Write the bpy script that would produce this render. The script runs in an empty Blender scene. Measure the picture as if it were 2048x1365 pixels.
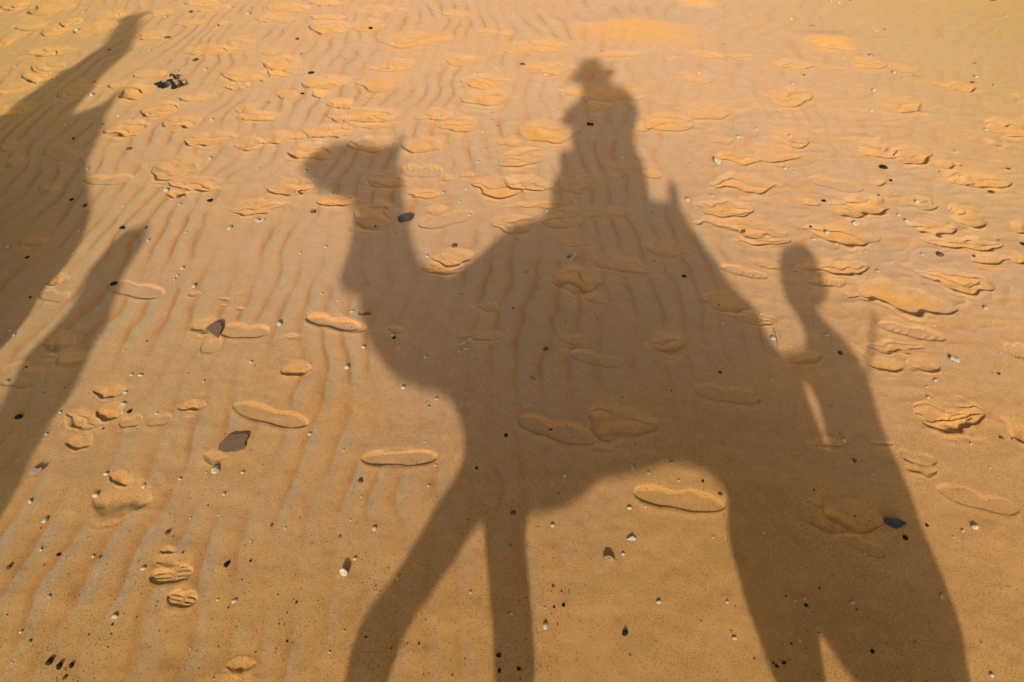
import bpy, bmesh, math, random
import numpy as np
from mathutils import Vector, Matrix, noise as mnoise
random.seed(7); RNG = np.random.default_rng(7)

# ------------------------------------------------------------------ camera, sky, sun, exposure
U = 1450.0                       # focal length in pixels of the 2048-wide photograph
TH = math.radians(41.2)          # camera looks this far below the horizontal
EYE = 2.5                        # rider's eye height above the sand
SUN_EL, SUN_AZ = math.radians(22.5), math.radians(6.9)   # azimuth: shadows fall this far right of straight ahead

scene = bpy.context.scene
cam_data = bpy.data.cameras.new("camera")
cam_data.sensor_width = 36.0
cam_data.lens = U / 2048 * 36
cam_data.clip_start, cam_data.clip_end = 0.02, 2000
cam = bpy.data.objects.new("camera_view", cam_data)
scene.collection.objects.link(cam)
cam.location = (0, 0, EYE)
cam.rotation_euler = (math.pi / 2 - TH, 0, 0)
scene.camera = cam

world = bpy.data.worlds.new("World"); scene.world = world
world.use_nodes = True
wn = world.node_tree
sky = wn.nodes.new('ShaderNodeTexSky')
sky.sky_type = 'NISHITA'; sky.sun_disc = False
sky.sun_elevation = SUN_EL
sky.sun_rotation = math.pi + SUN_AZ
sky.dust_density = 6.0; sky.air_density = 1.0; sky.ozone_density = 0.6
hs = wn.nodes.new('ShaderNodeHueSaturation'); hs.inputs['Saturation'].default_value = 0.28
wn.links.new(sky.outputs[0], hs.inputs['Color'])
bg = wn.nodes['Background']
wm = wn.nodes.new('ShaderNodeMix'); wm.data_type = 'RGBA'; wm.blend_type = 'MULTIPLY'; wm.inputs[0].default_value = 1
wm.inputs[7].default_value = (1.06, 1.0, .84, 1)          # dust-laden desert air
wn.links.new(hs.outputs[0], wm.inputs[6]); wn.links.new(wm.outputs[2], bg.inputs[0]); bg.inputs[1].default_value = 0.080

sd = bpy.data.lights.new("sun", 'SUN'); sd.energy = 3.5; sd.angle = math.radians(0.72)
sd.color = (1.0, 0.91, 0.73)
sun = bpy.data.objects.new("sun", sd); scene.collection.objects.link(sun)
TRAVEL = Vector((math.sin(SUN_AZ) * math.cos(SUN_EL), math.cos(SUN_AZ) * math.cos(SUN_EL), -math.sin(SUN_EL)))
sun.rotation_euler = TRAVEL.to_track_quat('-Z', 'Y').to_euler()

scene.view_settings.view_transform = 'Standard'
scene.view_settings.look = 'None'
scene.view_settings.exposure = 0.10
scene.view_settings.gamma = 1.0
scene.cycles.use_denoising = True
scene.cycles.max_bounces = 4

# ------------------------------------------------------------------ helpers
cT, sT = math.cos(TH), math.sin(TH)
def ground(px, py):
    """photo pixel -> point on the level sand"""
    a = (px - 1024) / U; b = (682.5 - py) / U
    rx, ry, rz = a, cT + sT * b, -sT + cT * b
    t = EYE / -rz
    return rx * t, ry * t
def ppm(py):                     # photo pixels per metre across, on the sand at that row
    return (U * sT + (py - 682.5) * cT) / EYE
def depr(py):
    return TH - math.atan((682.5 - py) / U)
def caster(px, py, y0):
    """where the thing standing at depth y0 is whose shadow falls at this pixel: (x, z)"""
    X, Y = ground(px, py)
    t = (Y - y0) / TRAVEL.y
    return X - t * TRAVEL.x, -t * TRAVEL.z

def tag(o, label=None, cat=None, group=None, kind=None):
    if label: o['label'] = label
    if cat: o['category'] = cat
    if group: o['group'] = group
    if kind: o['kind'] = kind
    return o
def link(name, me, mat=None, parent=None, smooth=True):
    o = bpy.data.objects.new(name, me); scene.collection.objects.link(o)
    if mat and not me.materials: me.materials.append(mat)
    if smooth: me.shade_smooth()
    if parent: o.parent = parent
    return o
def empty(name, loc):
    o = bpy.data.objects.new(name, None); scene.collection.objects.link(o); o.location = loc
    return o

def hash2(i, j, seed):
    h = (i.astype(np.int64) * 374761393 + j.astype(np.int64) * 668265263 + seed * 1442695041) & 0x7fffffff
    h = ((h ^ (h >> 13)) * 1274126177) & 0x7fffffff
    h = (h ^ (h >> 16)) & 0xffff
    return h.astype(np.float32) / 32767.5 - 1
def vn(x, y, seed=0):
    xi = np.floor(x); yi = np.floor(y); fx = (x - xi).astype(np.float32); fy = (y - yi).astype(np.float32)
    fx = fx * fx * fx * (fx * (fx * 6 - 15) + 10); fy = fy * fy * fy * (fy * (fy * 6 - 15) + 10)
    a = hash2(xi, yi, seed); b = hash2(xi + 1, yi, seed); c = hash2(xi, yi + 1, seed); d = hash2(xi + 1, yi + 1, seed)
    return (a + (b - a) * fx) * (1 - fy) + (c + (d - c) * fx) * fy
def fbm(x, y, seed=0, n=3):
    r = 0; a = 1.0; t = 0
    for k in range(n):
        r = r + a * vn(x * 2 ** k + 17.3 * k, y * 2 ** k - 9.1 * k, seed + k); t += a; a *= .5
    return r / t
def sstep(a, b, x):
    t = np.clip((x - a) / (b - a), 0, 1); return t * t * (3 - 2 * t)

# ------------------------------------------------------------------ materials
def nt(m): m.use_nodes = True; return m.node_tree, m.node_tree.nodes, m.node_tree.links
def bump_noise_mat(name, col, col2, scale=30, rough=.9, bump=.3, spec=.2, dist=.004):
    m = bpy.data.materials.new(name); t, N, L = nt(m); b = N['Principled BSDF']
    b.inputs['Roughness'].default_value = rough; b.inputs['Specular IOR Level'].default_value = spec
    tc = N.new('ShaderNodeTexCoord'); n = N.new('ShaderNodeTexNoise'); n.inputs['Scale'].default_value = scale; n.inputs['Detail'].default_value = 6
    L.new(tc.outputs['Object'], n.inputs['Vector'])
    r = N.new('ShaderNodeValToRGB'); r.color_ramp.elements[0].position = .35; r.color_ramp.elements[1].position = .65
    r.color_ramp.elements[0].color = (*col, 1); r.color_ramp.elements[1].color = (*col2, 1)
    L.new(n.outputs['Fac'], r.inputs[0]); L.new(r.outputs[0], b.inputs['Base Color'])
    bm_ = N.new('ShaderNodeBump'); bm_.inputs['Strength'].default_value = bump; bm_.inputs['Distance'].default_value = dist
    L.new(n.outputs['Fac'], bm_.inputs['Height']); L.new(bm_.outputs[0], b.inputs['Normal'])
    return m

M_WHITE = bump_noise_mat('chalk_white', (.56, .50, .39), (.36, .29, .20), 60)
M_GREY = bump_noise_mat('stone_grey', (.20, .20, .19), (.33, .31, .28), 60)
M_BLACK = bump_noise_mat('flint_black', (.008, .008, .009), (.024, .023, .024), 60, rough=.75, spec=.15)
M_BROWN = bump_noise_mat('stone_brown', (.07, .04, .022), (.20, .12, .06), 60)
M_FUR = bump_noise_mat('camel_fur', (.36, .24, .13), (.26, .16, .08), 18, dist=.02)
M_CLOTH = bump_noise_mat('saddle_blanket', (.25, .05, .04), (.12, .03, .03), 25)
M_SHIRT = bump_noise_mat('shirt_cloth', (.16, .22, .30), (.11, .15, .21), 40)
M_TROUSER = bump_noise_mat('trouser_cloth', (.09, .08, .07), (.06, .055, .05), 40)
M_HAT = bump_noise_mat('hat_felt', (.30, .22, .12), (.22, .16, .09), 50)
M_ROBE = bump_noise_mat('robe_cloth', (.55, .53, .48), (.42, .40, .36), 20)
M_ROBE2 = bump_noise_mat('robe_blue_cloth', (.06, .10, .22), (.04, .07, .15), 20)
M_SKIN = bump_noise_mat('skin', (.34, .19, .12), (.28, .15, .09), 60, bump=.1)
M_SLATE = bump_noise_mat('slate', (.045, .046, .050), (.085, .085, .085), 40, rough=.85, spec=.1)
M_HOLLOWSHADE = bump_noise_mat('hollow_shade', (.23, .145, .095), (.14, .09, .06), 120, rough=1, spec=.05)  # tone of shaded sand, painted on the two flakes at left
M_BONE = bump_noise_mat('bone', (.50, .46, .42), (.36, .32, .29), 60)
M_STRAW = bump_noise_mat('dry_straw', (.55, .45, .28), (.38, .29, .16), 80)
M_TWIG = bump_noise_mat('twig_bark', (.12, .055, .03), (.20, .10, .05), 80)
M_SHELLB = bump_noise_mat('brown_shell', (.38, .27, .16), (.10, .06, .035), 130)
M_GREYP = bump_noise_mat('mauve_stone', (.30, .22, .20), (.22, .16, .15), 60)
M_LEATHER = bump_noise_mat('leather', (.06, .035, .02), (.035, .02, .012), 60, rough=.6)

def sand_material():
    m = bpy.data.materials.new('desert_sand'); t, N, L = nt(m); b = N['Principled BSDF']
    b.inputs['Roughness'].default_value = 1.0; b.inputs['Specular IOR Level'].default_value = 0.08
    b.inputs['Diffuse Roughness'].default_value = 0.5
    tc = N.new('ShaderNodeTexCoord')
    def noise(scale, detail=4, rough=.6):
        n = N.new('ShaderNodeTexNoise'); n.inputs['Scale'].default_value = scale; n.inputs['Detail'].default_value = detail
        n.inputs['Roughness'].default_value = rough; L.new(tc.outputs['Object'], n.inputs['Vector']); return n.outputs['Fac']
    def attr(name):
        a = N.new('ShaderNodeAttribute'); a.attribute_name = name; return a.outputs['Fac']
    def ramp(src, p0, p1, c0=(0, 0, 0, 1), c1=(1, 1, 1, 1)):
        r = N.new('ShaderNodeValToRGB'); e = r.color_ramp.elements
        e[0].position, e[1].position, e[0].color, e[1].color = p0, p1, c0, c1
        L.new(src, r.inputs[0]); return r.outputs[0]
    def mix(f, a, b_, mode='MIX'):
        x = N.new('ShaderNodeMix'); x.data_type = 'RGBA'; x.blend_type = mode
        for s, v in ((x.inputs[0], f), (x.inputs[6], a), (x.inputs[7], b_)):
            if hasattr(v, 'links'): L.new(v, s)
            else: s.default_value = v
        return x.outputs[2]
    def math_(op, a, b_):
        x = N.new('ShaderNodeMath'); x.operation = op
        for s, v in ((x.inputs[0], a), (x.inputs[1], b_)):
            if hasattr(v, 'links'): L.new(v, s)
            else: s.default_value = v
        return x.outputs[0]
    tan = (.55, .355, .232, 1); grey = (.46, .335, .225, 1); orange = (.68, .345, .11, 1); rust = (.50, .235, .08, 1)
    patch = ramp(noise(.9, 3), .35, .65)
    near = attr('fresh')                                   # orange drift sand towards the camel track
    c = mix(patch, tan, (.57, .34, .195, 1))
    c = mix(near, c, (.57, .31, .11, 1))
    och = mix(attr('ochre'), c, (.47, .31, .115, 1))
    c = mix(attr('rip'), och, rust)                        # coarse rust grains gathered on the ripple crests
    c = mix(attr('trough'), c, grey)                       # fine pale lag in the troughs
    c = mix(attr('disturb'), c, orange)                    # freshly turned sand in the prints
    g1 = ramp(noise(420, 2, .7), .25, .75, (.78, .78, .78, 1), (1.16, 1.16, 1.16, 1))
    c = mix(1.0, c, g1, 'MULTIPLY')
    g2 = ramp(noise(150, 3, .7), .3, .7, (.84, .83, .82, 1), (1.12, 1.12, 1.13, 1))
    c = mix(1.0, c, g2, 'MULTIPLY')
    g3 = ramp(noise(13, 4, .65), .3, .7, (.95, .94, .92, 1), (1.04, 1.05, 1.07, 1))
    c = mix(1.0, c, g3, 'MULTIPLY')
    # scattered dark mineral grains
    v = N.new('ShaderNodeTexVoronoi'); v.inputs['Scale'].default_value = 120; v.inputs['Randomness'].default_value = 1
    L.new(tc.outputs['Object'], v.inputs['Vector'])
    small = ramp(v.outputs['Distance'], .16, .34, (1, 1, 1, 1), (0, 0, 0, 1))
    sp = N.new('ShaderNodeSeparateColor'); L.new(v.outputs['Color'], sp.inputs[0])
    dens = math_('MULTIPLY', ramp(noise(2.6, 6), .34, .62), attr('grit'))
    pick = math_('LESS_THAN', sp.outputs[0], math_('MULTIPLY', dens, .95))
    c = mix(math_('MULTIPLY', math_('MULTIPLY', small, pick), .62), c, (.07, .055, .05, 1))
    L.new(c, b.inputs['Base Color'])
    h = math_('ADD', math_('MULTIPLY', noise(520, 2, .8), .5), math_('MULTIPLY', noise(90, 4, .7), .8))
    bp = N.new('ShaderNodeBump'); bp.inputs['Strength'].default_value = .4; bp.inputs['Distance'].default_value = .0011
    L.new(h, bp.inputs['Height']); L.new(bp.outputs[0], b.inputs['Normal'])
    return m
M_SAND = sand_material()

# ------------------------------------------------------------------ the sand
ZO = {1: (0, 0, 2.926), 2: (600, 0, 2.926), 3: (1300, 0, 2.73), 4: (0, 450, 2.926), 5: (1300, 450, 2.73),
      6: (0, 900, 2.926), 7: (650, 900, 2.926), 8: (1348, 900, 2.926), 9: (600, 450, 2.926)}
# prints: x0 y0 x1 y1 height [kind]   kind: s scuffed, c clean sole, t treaded sole, p pit, f faint, o soft
PRINTS = {
1: """0 30 180 30 60;180 40 420 40 70;570 90 740 80 50;890 65 1010 75 35;1160 55 1340 45 50;1090 10 1280 20 40;1500 110 1720 110 50;1560 45 1800 45 60;1820 20 2000 15 50
1820 100 2020 100 30;1820 160 2048 160 90;100 150 280 140 60;250 180 440 160 70;420 170 680 150 70;350 130 470 130 45;0 240 80 240 80;150 305 430 295 60;160 390 390 390 90 o
800 210 970 210 60;1050 130 1200 130 35;1270 140 1330 140 35;1300 260 1480 250 80;1080 300 1380 285 60;1540 300 1640 300 45;1540 360 1760 365 70;1320 430 1560 445 80;1560 410 1750 420 70
780 440 960 440 45;1790 480 2020 480 80;0 520 180 520 110 o;640 505 740 500 35;730 530 900 525 90;1060 570 1240 570 45;1310 500 1460 510 50;1610 560 1740 555 50;1830 550 1930 550 45
1920 610 2060 600 60;150 450 330 450 60;350 530 560 520 90 o;820 640 1030 640 100;1380 640 1500 630 45;1390 680 1620 680 60;1950 690 2048 690 50;0 640 160 650 90 o;970 720 1180 700 80
630 760 860 750 90;1700 870 1960 900 100;1060 810 1380 800 80;1380 840 1560 830 90;1520 810 1720 800 80;1700 790 1820 790 60;1780 760 2060 760 70;930 960 1200 980 130 o;0 860 100 860 60 o
20 950 150 950 60 o;290 860 440 930 90 f;500 1050 780 1045 65 c;980 1060 1300 1100 80;990 1130 1120 1130 60;1580 1090 1820 1090 110;1330 1220 1680 1190 90;1860 1170 2060 1180 70;230 1100 350 1100 60 o""",
2: """0 45 60 45 30;60 15 240 20 40;70 100 270 100 30;330 60 540 50 50;540 55 630 60 30;60 150 290 150 75;300 140 490 145 70;830 70 1010 90 35;1040 190 1140 185 30;1160 200 1250 200 30
1350 240 1570 265 50;500 210 880 240 100;1750 315 1990 315 40;1180 285 1370 280 80;1370 290 1560 295 30;820 340 1060 350 80;410 400 680 370 70;1310 400 1560 400 80;1560 405 1850 410 50
20 480 260 480 80;340 480 600 490 110;920 470 1240 470 80;80 550 150 550 40;930 560 1260 550 110;1540 530 1990 550 90;190 600 300 600 50;200 680 580 660 90;200 740 600 720 50 o
680 680 900 660 70;800 730 1040 720 110;1690 620 1820 620 60;0 790 290 780 60;290 840 510 850 90;600 840 850 840 90;1160 835 1300 830 50 o;1290 770 1580 750 130;1960 720 2060 750 80
1820 970 2048 970 60 o;0 1100 80 1100 70;590 990 830 1000 90 t;1170 930 1420 920 110;940 1020 1020 1015 35;810 1040 890 1040 50 o;1500 1060 1720 1060 120 o;1020 1080 1300 1090 120
1200 1050 1460 1080 90;640 1130 840 1130 60;100 1180 350 1170 60;700 1310 1010 1240 100 c;740 1230 860 1220 60 o;1130 1300 1370 1310 110 o;1240 1200 1600 1190 40;400 1040 630 1060 90 o
330 1240 560 1270 150 o;1400 1290 1650 1290 90 o;1560 1230 1900 1240 70 o""",
3: """190 300 410 310 45;90 320 150 320 30;410 305 570 310 20;150 420 350 430 80;660 350 880 355 50;860 250 1130 265 50 o;1070 330 1300 365 60;980 380 1060 380 30 o;1300 370 1460 375 40 o
190 590 460 620 110;640 520 880 540 100;1240 560 1500 570 90;1560 460 1810 480 50;1980 520 2060 530 40;-20 660 210 670 110;340 770 450 765 40 o;640 720 880 760 120;350 840 610 880 70
560 820 790 840 100;1150 810 1340 810 100;1310 830 1550 850 100;1560 895 1660 895 45;1670 895 1700 895 25;1840 690 2060 710 100;1830 780 1910 780 40;350 1000 680 1010 110;870 970 1160 1030 80 c
1200 990 1290 990 40;1640 970 1990 990 100;1600 950 1760 980 70;280 1120 560 1160 110;840 1105 930 1110 40;970 1130 1180 1140 90;1060 1100 1320 1120 110;1420 1100 1560 1100 80 o
300 1200 760 1270 110;870 1240 1260 1290 140;1440 1230 1660 1250 90;1640 1180 1820 1210 100;1630 1130 1720 1150 50;-40 930 70 960 60;470 1310 760 1310 60;1500 1310 1900 1340 80;1970 1230 2060 1250 80""",
4: """110 100 280 80 80 o;280 330 400 310 60;240 400 400 430 70 f;640 350 950 410 90 c;1120 590 1280 590 90 o;1290 610 1570 620 100 c;1180 700 1290 700 110 f
1800 530 2100 600 80 c;1100 410 1180 400 30 o;1280 430 1350 430 20 o;1380 400 1430 400 20 o;1280 470 1340 470 16 o;1390 490 1440 490 16 o;1660 650 1740 650 30 o;1650 840 1820 830 90
550 970 740 960 100;410 1110 600 1170 120 o;570 1100 720 1100 100;700 1160 830 1140 80 c;850 1140 1000 1140 80 f;1050 1060 1210 1050 80;380 1280 540 1270 90;1370 1055 1790 1165 120 c
260 700 440 680 120 o;330 790 470 790 60 o;0 860 240 900 150 f""",
5: """0 110 180 150 110 o;390 225 640 280 60 t;560 190 740 240 50 o;850 210 1200 240 90;860 300 1000 325 40 o;920 300 1060 320 60 t;1060 370 1150 380 40;1150 400 1260 400 40
1100 330 1640 460 150;1480 260 1880 340 130;1650 300 1800 310 50;1760 190 1960 190 70;1960 180 2060 190 60;1250 540 1610 620 80 t;1940 680 2080 690 90 t;1200 760 1370 770 80
1400 750 1580 770 90 o;1090 650 1210 740 60 o;1200 660 1470 670 70 o;0 620 190 640 150 o;250 890 600 940 110 f;770 730 940 710 90 o;310 380 540 440 120 o;1460 1040 1830 1050 170;1560 1070 1780 1040 80
1940 1110 2080 1110 150;870 1180 1050 1180 60 o;1200 1185 1330 1190 30 f;450 490 700 520 70 o;780 1250 820 1260 30 o;1350 1240 1560 1290 90 f""",
6: """560 270 880 270 210 o;650 150 780 170 80;940 590 1030 590 40;905 655 1110 660 80 o;885 745 1125 715 120 T;985 855 1150 880 120 T;1320 1260 1510 1260 110 o;1230 1350 1500 1350 90 o;1200 30 1320 50 70 o""",
7: """220 50 650 40 110 c;1810 240 2330 320 150 c""",
8: """720 310 1190 420 220 o;900 360 1020 440 70 p;1550 220 2010 350 140 f;1000 500 1230 610 120 f;1350 80 1550 130 100 o;690 10 740 40 40 o""",
9: """740 240 960 250 90;780 190 1000 190 90;830 150 1000 200 90 f;1040 470 1160 480 60;1510 90 1700 100 70 o;1480 310 1740 310 140;1530 670 1700 690 90 o;1590 750 1890 810 90 f
1280 1130 1720 1260 150 c;1730 1090 2080 1170 260 o;40 540 380 610 80 c;930 640 1180 650 70 o;520 600 600 620 40 o;1700 190 2060 270 110 o;1650 400 1800 440 60 o"""}

def axis_core(n, half):          # even core plus ever wider steps out to the horizon
    core = np.linspace(-half, half, n); step = core[1] - core[0]; out = []; s = half
    while s < 600: step *= 1.16; s += step; out.append(s)
    out = np.array(out); return np.concatenate([-out[::-1], core, out])
ys = [0.55]
while ys[-1] < 9.6:
    y = ys[-1]; R = math.hypot(y, EYE); ys.append(y + max(.0022, .62 * R / 725 / (EYE / R)))
step = ys[-1] - ys[-2]
while ys[-1] < 500: step *= 1.10; ys.append(ys[-1] + step)
back = [0.55]; step = .004
while back[-1] > -300: step *= 1.13; back.append(back[-1] - step)
YS = np.array(back[:0:-1] + ys, dtype=np.float64)
SX = axis_core(2050, 1.0)
WY = np.where(YS < .55, 1.83, 1.83 + np.minimum(YS - .55, 10.5) * .56)   # half width of the fine strip
GX = (SX[None, :] * WY[:, None]); GY = np.repeat(YS[:, None], len(SX), 1)
fade = np.exp(-np.maximum(0, np.hypot(GX, GY) - 12) / 10)
Hh = (.010 * fbm(GX / 1.3, GY / 1.6, 3, 2) + .0035 * fbm(GX / .34, GY / .4, 9, 3)) * fade
Hh += (1 - fade) * (.5 * fbm(GX / 26, GY / 26, 31, 3) + .4) * sstep(14, 60, np.hypot(GX, GY))
DIS = np.zeros_like(Hh); DENS = np.zeros_like(Hh); SUPP = np.zeros_like(Hh)

def stamp(cx, cy, ax, L, b, kind, seed):
    """press one print: centre, direction angle, half length, half width"""
    r = random.Random(seed)
    R = (5.5 if kind == 'h' else 2.2) * max(L, b) + .03
    i0, i1 = np.searchsorted(YS, [cy - R, cy + R]);
    if i1 <= i0: return
    wmin = WY[i0:i1].min(); wmax = WY[i0:i1].max()
    lo = min((cx - R) / wmin, (cx - R) / wmax); hi = max((cx + R) / wmin, (cx + R) / wmax)
    j0, j1 = np.searchsorted(SX, [lo, hi])
    if j1 <= j0: return
    sl = (slice(i0, i1), slice(j0, j1))
    X = GX[sl] - cx; Y = GY[sl] - cy
    ca, sa = math.cos(ax), math.sin(ax)
    u = (X * ca + Y * sa) / L; v = (-X * sa + Y * ca) / b
    wob = .6 if kind in 'sop' else .25
    q1 = fbm(GX[sl] / (.8 * b + .02), GY[sl] / (.8 * b + .02), seed % 997, 2)
    q2 = fbm(GX[sl] / (.8 * b + .02) + 50, GY[sl] / (.8 * b + .02), seed % 997 + 5, 2)
    fine = fbm(GX[sl] / .03, GY[sl] / .03, seed % 31, 2)
    u2 = u + q2 * .16 * wob; v2 = v + q1 * .32 * wob
    def lens(uu, vv, D, near_w, far_pow=1.0):
        e = np.sqrt(np.clip(1 - np.abs(uu) ** 2.2, 0, 1)) + 1e-4
        t = (vv + e) / (2 * e)                               # 0 at the near edge, 1 at the far edge
        inside = (t > 0) & (t < 1) & (np.abs(uu) < 1)
        Dp = D * e ** .7
        prof = np.clip(1 - t, 0, 1) ** far_pow * sstep(0, near_w, t)
        h = np.where(inside, -Dp * prof, 0)
        rim = Dp * .42 * np.exp(-((vv + e + .10) / .17) ** 2) * (vv < -e * .55) * np.clip(1.25 - np.abs(uu), 0, 1)
        rim += Dp * .20 * np.exp(-((vv - e - .12) / .2) ** 2) * (vv > 0) * np.clip(1.2 - np.abs(uu), 0, 1)
        dis = sstep(0, .12, t) * sstep(1.12, .8, t) * (np.abs(uu) < 1.05) * sstep(1.06, .88, np.abs(uu))
        dis = np.maximum(dis, .45 * np.exp(-((vv + e + .35) / .3) ** 2) * np.clip(1.25 - np.abs(uu), 0, 1))
        return h, rim, dis
    h = np.zeros_like(u2); dis = np.zeros_like(u2); rim = np.zeros_like(u2)
    if kind in 'so':
        D = (.75 if kind == 'o' else 1) * min(.038, .135 * 2 * b + .003)
        n = r.choice((1, 2, 2, 3)) if L > .09 and b > .03 else 1
        sk = r.uniform(-.55, .55); cv = r.uniform(-.5, .5)
        u3 = u + q2 * .30; v3 = v + q1 * .42 + .12 * math.sin(seed) * u3
        e = np.clip(1 - np.abs(u3) ** 1.9, 0, 1) ** .62 + 1e-4
        t = (v3 + e) / (2 * e); inside = (t > 0) & (t < 1) & (np.abs(u3) < 1)
        Dp = D * e ** .6 * (.75 + .35 * vn(u3 * 2.2, v3 * 0 + seed % 71, seed % 53))
        env = 1
        # one broad slope up towards the far edge, broken into overlapping slumped lips
        tt = t * n + (sk * u3 + cv * u3 * u3 + q1 * .35) * (n > 1)
        k = np.clip(np.floor(tt), 0, n - 1); fr_ = np.clip(tt - k, 0, 1)
        lip = (1 - fr_) * sstep(0, .14 if kind == 's' else .4, fr_)
        fadek = .55 + .45 * vn(u3 * 1.7 + k * 5, k + seed % 17, seed % 41)
        fadek = np.where(k == 0, 1, np.clip(fadek, 0, 1))
        nw = .15 if kind == 's' else .38
        base = (1 - t) ** .9 * sstep(0, nw, t)
        h = np.where(inside, -Dp * (base * (.45 if n > 1 else 1) + (lip * fadek * .7 if n > 1 else 0)), 0)
        rim = Dp * .28 * np.exp(-((v3 + e + .12) / .17) ** 2) * (v3 < -e * .6) * np.clip(1.15 - np.abs(u3), 0, 1)
        rim += Dp * .16 * np.exp(-((v3 + e + .55) / .16) ** 2) * np.clip(.9 - np.abs(u3 + .1), 0, 1)
        dis = np.where(inside, sstep(0, .2, t) * (1 - .75 * sstep(.5, 1.0, t)) * sstep(1.0, .5, np.abs(u3)) * (.45 + .55 * sstep(.1, .7, fr_)) * (.8 + .25 * q2) * (1.15 if kind == 's' else .8), 0)
        dis = np.maximum(dis, .5 * np.exp(-((v3 + e + .30) / .24) ** 2) * np.clip(1.2 - np.abs(u3), 0, 1))
    elif kind in 'ph':                                       # a hole with a steep near wall
        D = min(.05, .20 * 2 * b + .008) if kind == 'p' else .36 * 2 * b
        e = np.clip(1 - np.abs(u2 / 1.5) ** 3, 0, 1) ** .5 + 1e-3; t = (v2 + e) / 2; ins = (t > 0) & (np.abs(u2) < 1.5)
        h = np.where(ins, -D * sstep(0, .16 if kind == 'p' else .42, t) * sstep(1.0, .12, np.sqrt((u2 / 1.45) ** 4 + (np.clip(t - .3, 0, 9) / (1.0 if kind == 'p' else 1.9)) ** 2)), 0)
        rim = D * .16 * np.exp(-((v2 + e + .15) / .25) ** 2) * np.clip(1.2 - np.abs(u2), 0, 1); dis = np.zeros_like(u2)
    else:
        w = np.clip(1 - np.abs(u2) ** 2.9, 0, 1) ** .52 * .92; wst = np.exp(-((u2 - .12 * r.choice((-1, 1))) / .27) ** 2); wf = w * (1 - .38 * wst); w = w * (1 - .10 * wst)
        D = {'c': .0066, 't': .0068, 'f': .0042, 'T': .009}[kind] * (1 if L > .1 else .8)
        dn = (v2 + w) * b; df = (wf - v2) * b; ins = (dn > 0) & (df > 0) & (np.abs(u2) < 1)
        fw = (.33 + .3 * q2).clip(.12, 1) * b
        prof = sstep(0, .008 + .08 * b, dn) * np.clip(df / fw, 0, 1) ** .8
        h = np.where(ins, -D * prof * (1 + .25 * u2 * r.choice((-1, 1))) * (.85 + .35 * q2), 0)
        if kind in 'tT':
            tr = np.sin(u2 * 25 + 5 * np.abs(v2) + q1) if kind == 't' else np.sin(v2 * 15 + q1 + u2) ; tr = np.sign(tr) * np.abs(tr) ** .6
            h += np.where(ins, .0021 * tr * (.6 + .4 * q2) * sstep(0, .02, dn) * sstep(.004, .022, df) * (np.abs(u2 - .12) > .14), 0)
        rim = (D * .3 * np.exp(-((dn + .014) / .014) ** 2) + D * .15 * np.exp(-((df + .02) / .02) ** 2)) * np.clip(1.1 - np.abs(u2), 0, .3) / .3 * (.6 + .4 * q1)
        dis = np.where(ins, .06 + .8 * sstep(fw * 1.15, fw * .5, df), 0) * (1 if kind != 'f' else .5)
        dis = np.maximum(dis, .22 * np.exp(-((dn + .02) / .02) ** 2) * (np.abs(u2) < 1))
    h = h + rim + (.0008 * fine * (dis > .05) if kind != 'c' else 0)
    cover = np.exp(-np.maximum(0, np.sqrt(u * u + v * v) - .92) * 6)
    DENS[sl] = np.maximum(DENS[sl], np.exp(-np.maximum(0, np.sqrt(u * u + v * v) - .9) * 1.6) * (kind in 'soph'))
    cur = Hh[sl]
    Hh[sl] = cur + h
    DIS[sl] = np.maximum(DIS[sl], np.clip(dis, 0, 1) * r.uniform(.75, 1))
    SUPP[sl] = np.maximum(SUPP[sl], cover * (.9 if kind != 'f' else .5))

allp = []
for z, txt in PRINTS.items():
    ox, oy, f = ZO[z]
    for ent in txt.replace('\n', ';').split(';'):
        q = ent.split(); x0, y0, x1, y1, hh = map(float, q[:5]); k = q[5] if len(q) > 5 else 's'
        x0, x1 = ox + x0 / f, ox + x1 / f; y0, y1 = oy + y0 / f, oy + y1 / f; hh /= f
        allp.append((x0, y0, x1, y1, hh, k))
for i, (x0, y0, x1, y1, hh, k) in enumerate(allp):
    A = ground(x0, y0); B = ground(x1, y1); cxp, cyp = (x0 + x1) / 2, (y0 + y1) / 2
    C0 = ground(cxp, cyp - hh / 2); C1 = ground(cxp, cyp + hh / 2)
    ang = math.atan2(B[1] - A[1], B[0] - A[0]); L = math.hypot(B[0] - A[0], B[1] - A[1]) / 2
    bb = math.hypot(C0[0] - C1[0], C0[1] - C1[1]) / 2 * abs(math.cos(ang))
    cc = ground(cxp, cyp)
    stamp(cc[0], cc[1], ang, L * 1.05, max(.012, bb * 1.02), k, 1000 + i * 37)
# more of the same beyond the frame, so the trampled ground goes on
rr = random.Random(5)
for i in range(90):
    y = rr.uniform(1.2, 12); x = rr.choice((-1, 1)) * rr.uniform(.82 * y * .9 + 1.0, .56 * y + 4.6)
    if abs(x) < y * .62 + .95: continue
    stamp(x, y, rr.uniform(-.5, .5), rr.uniform(.12, .2), rr.uniform(.05, .12), rr.choice('sso'), 9000 + i)

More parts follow.
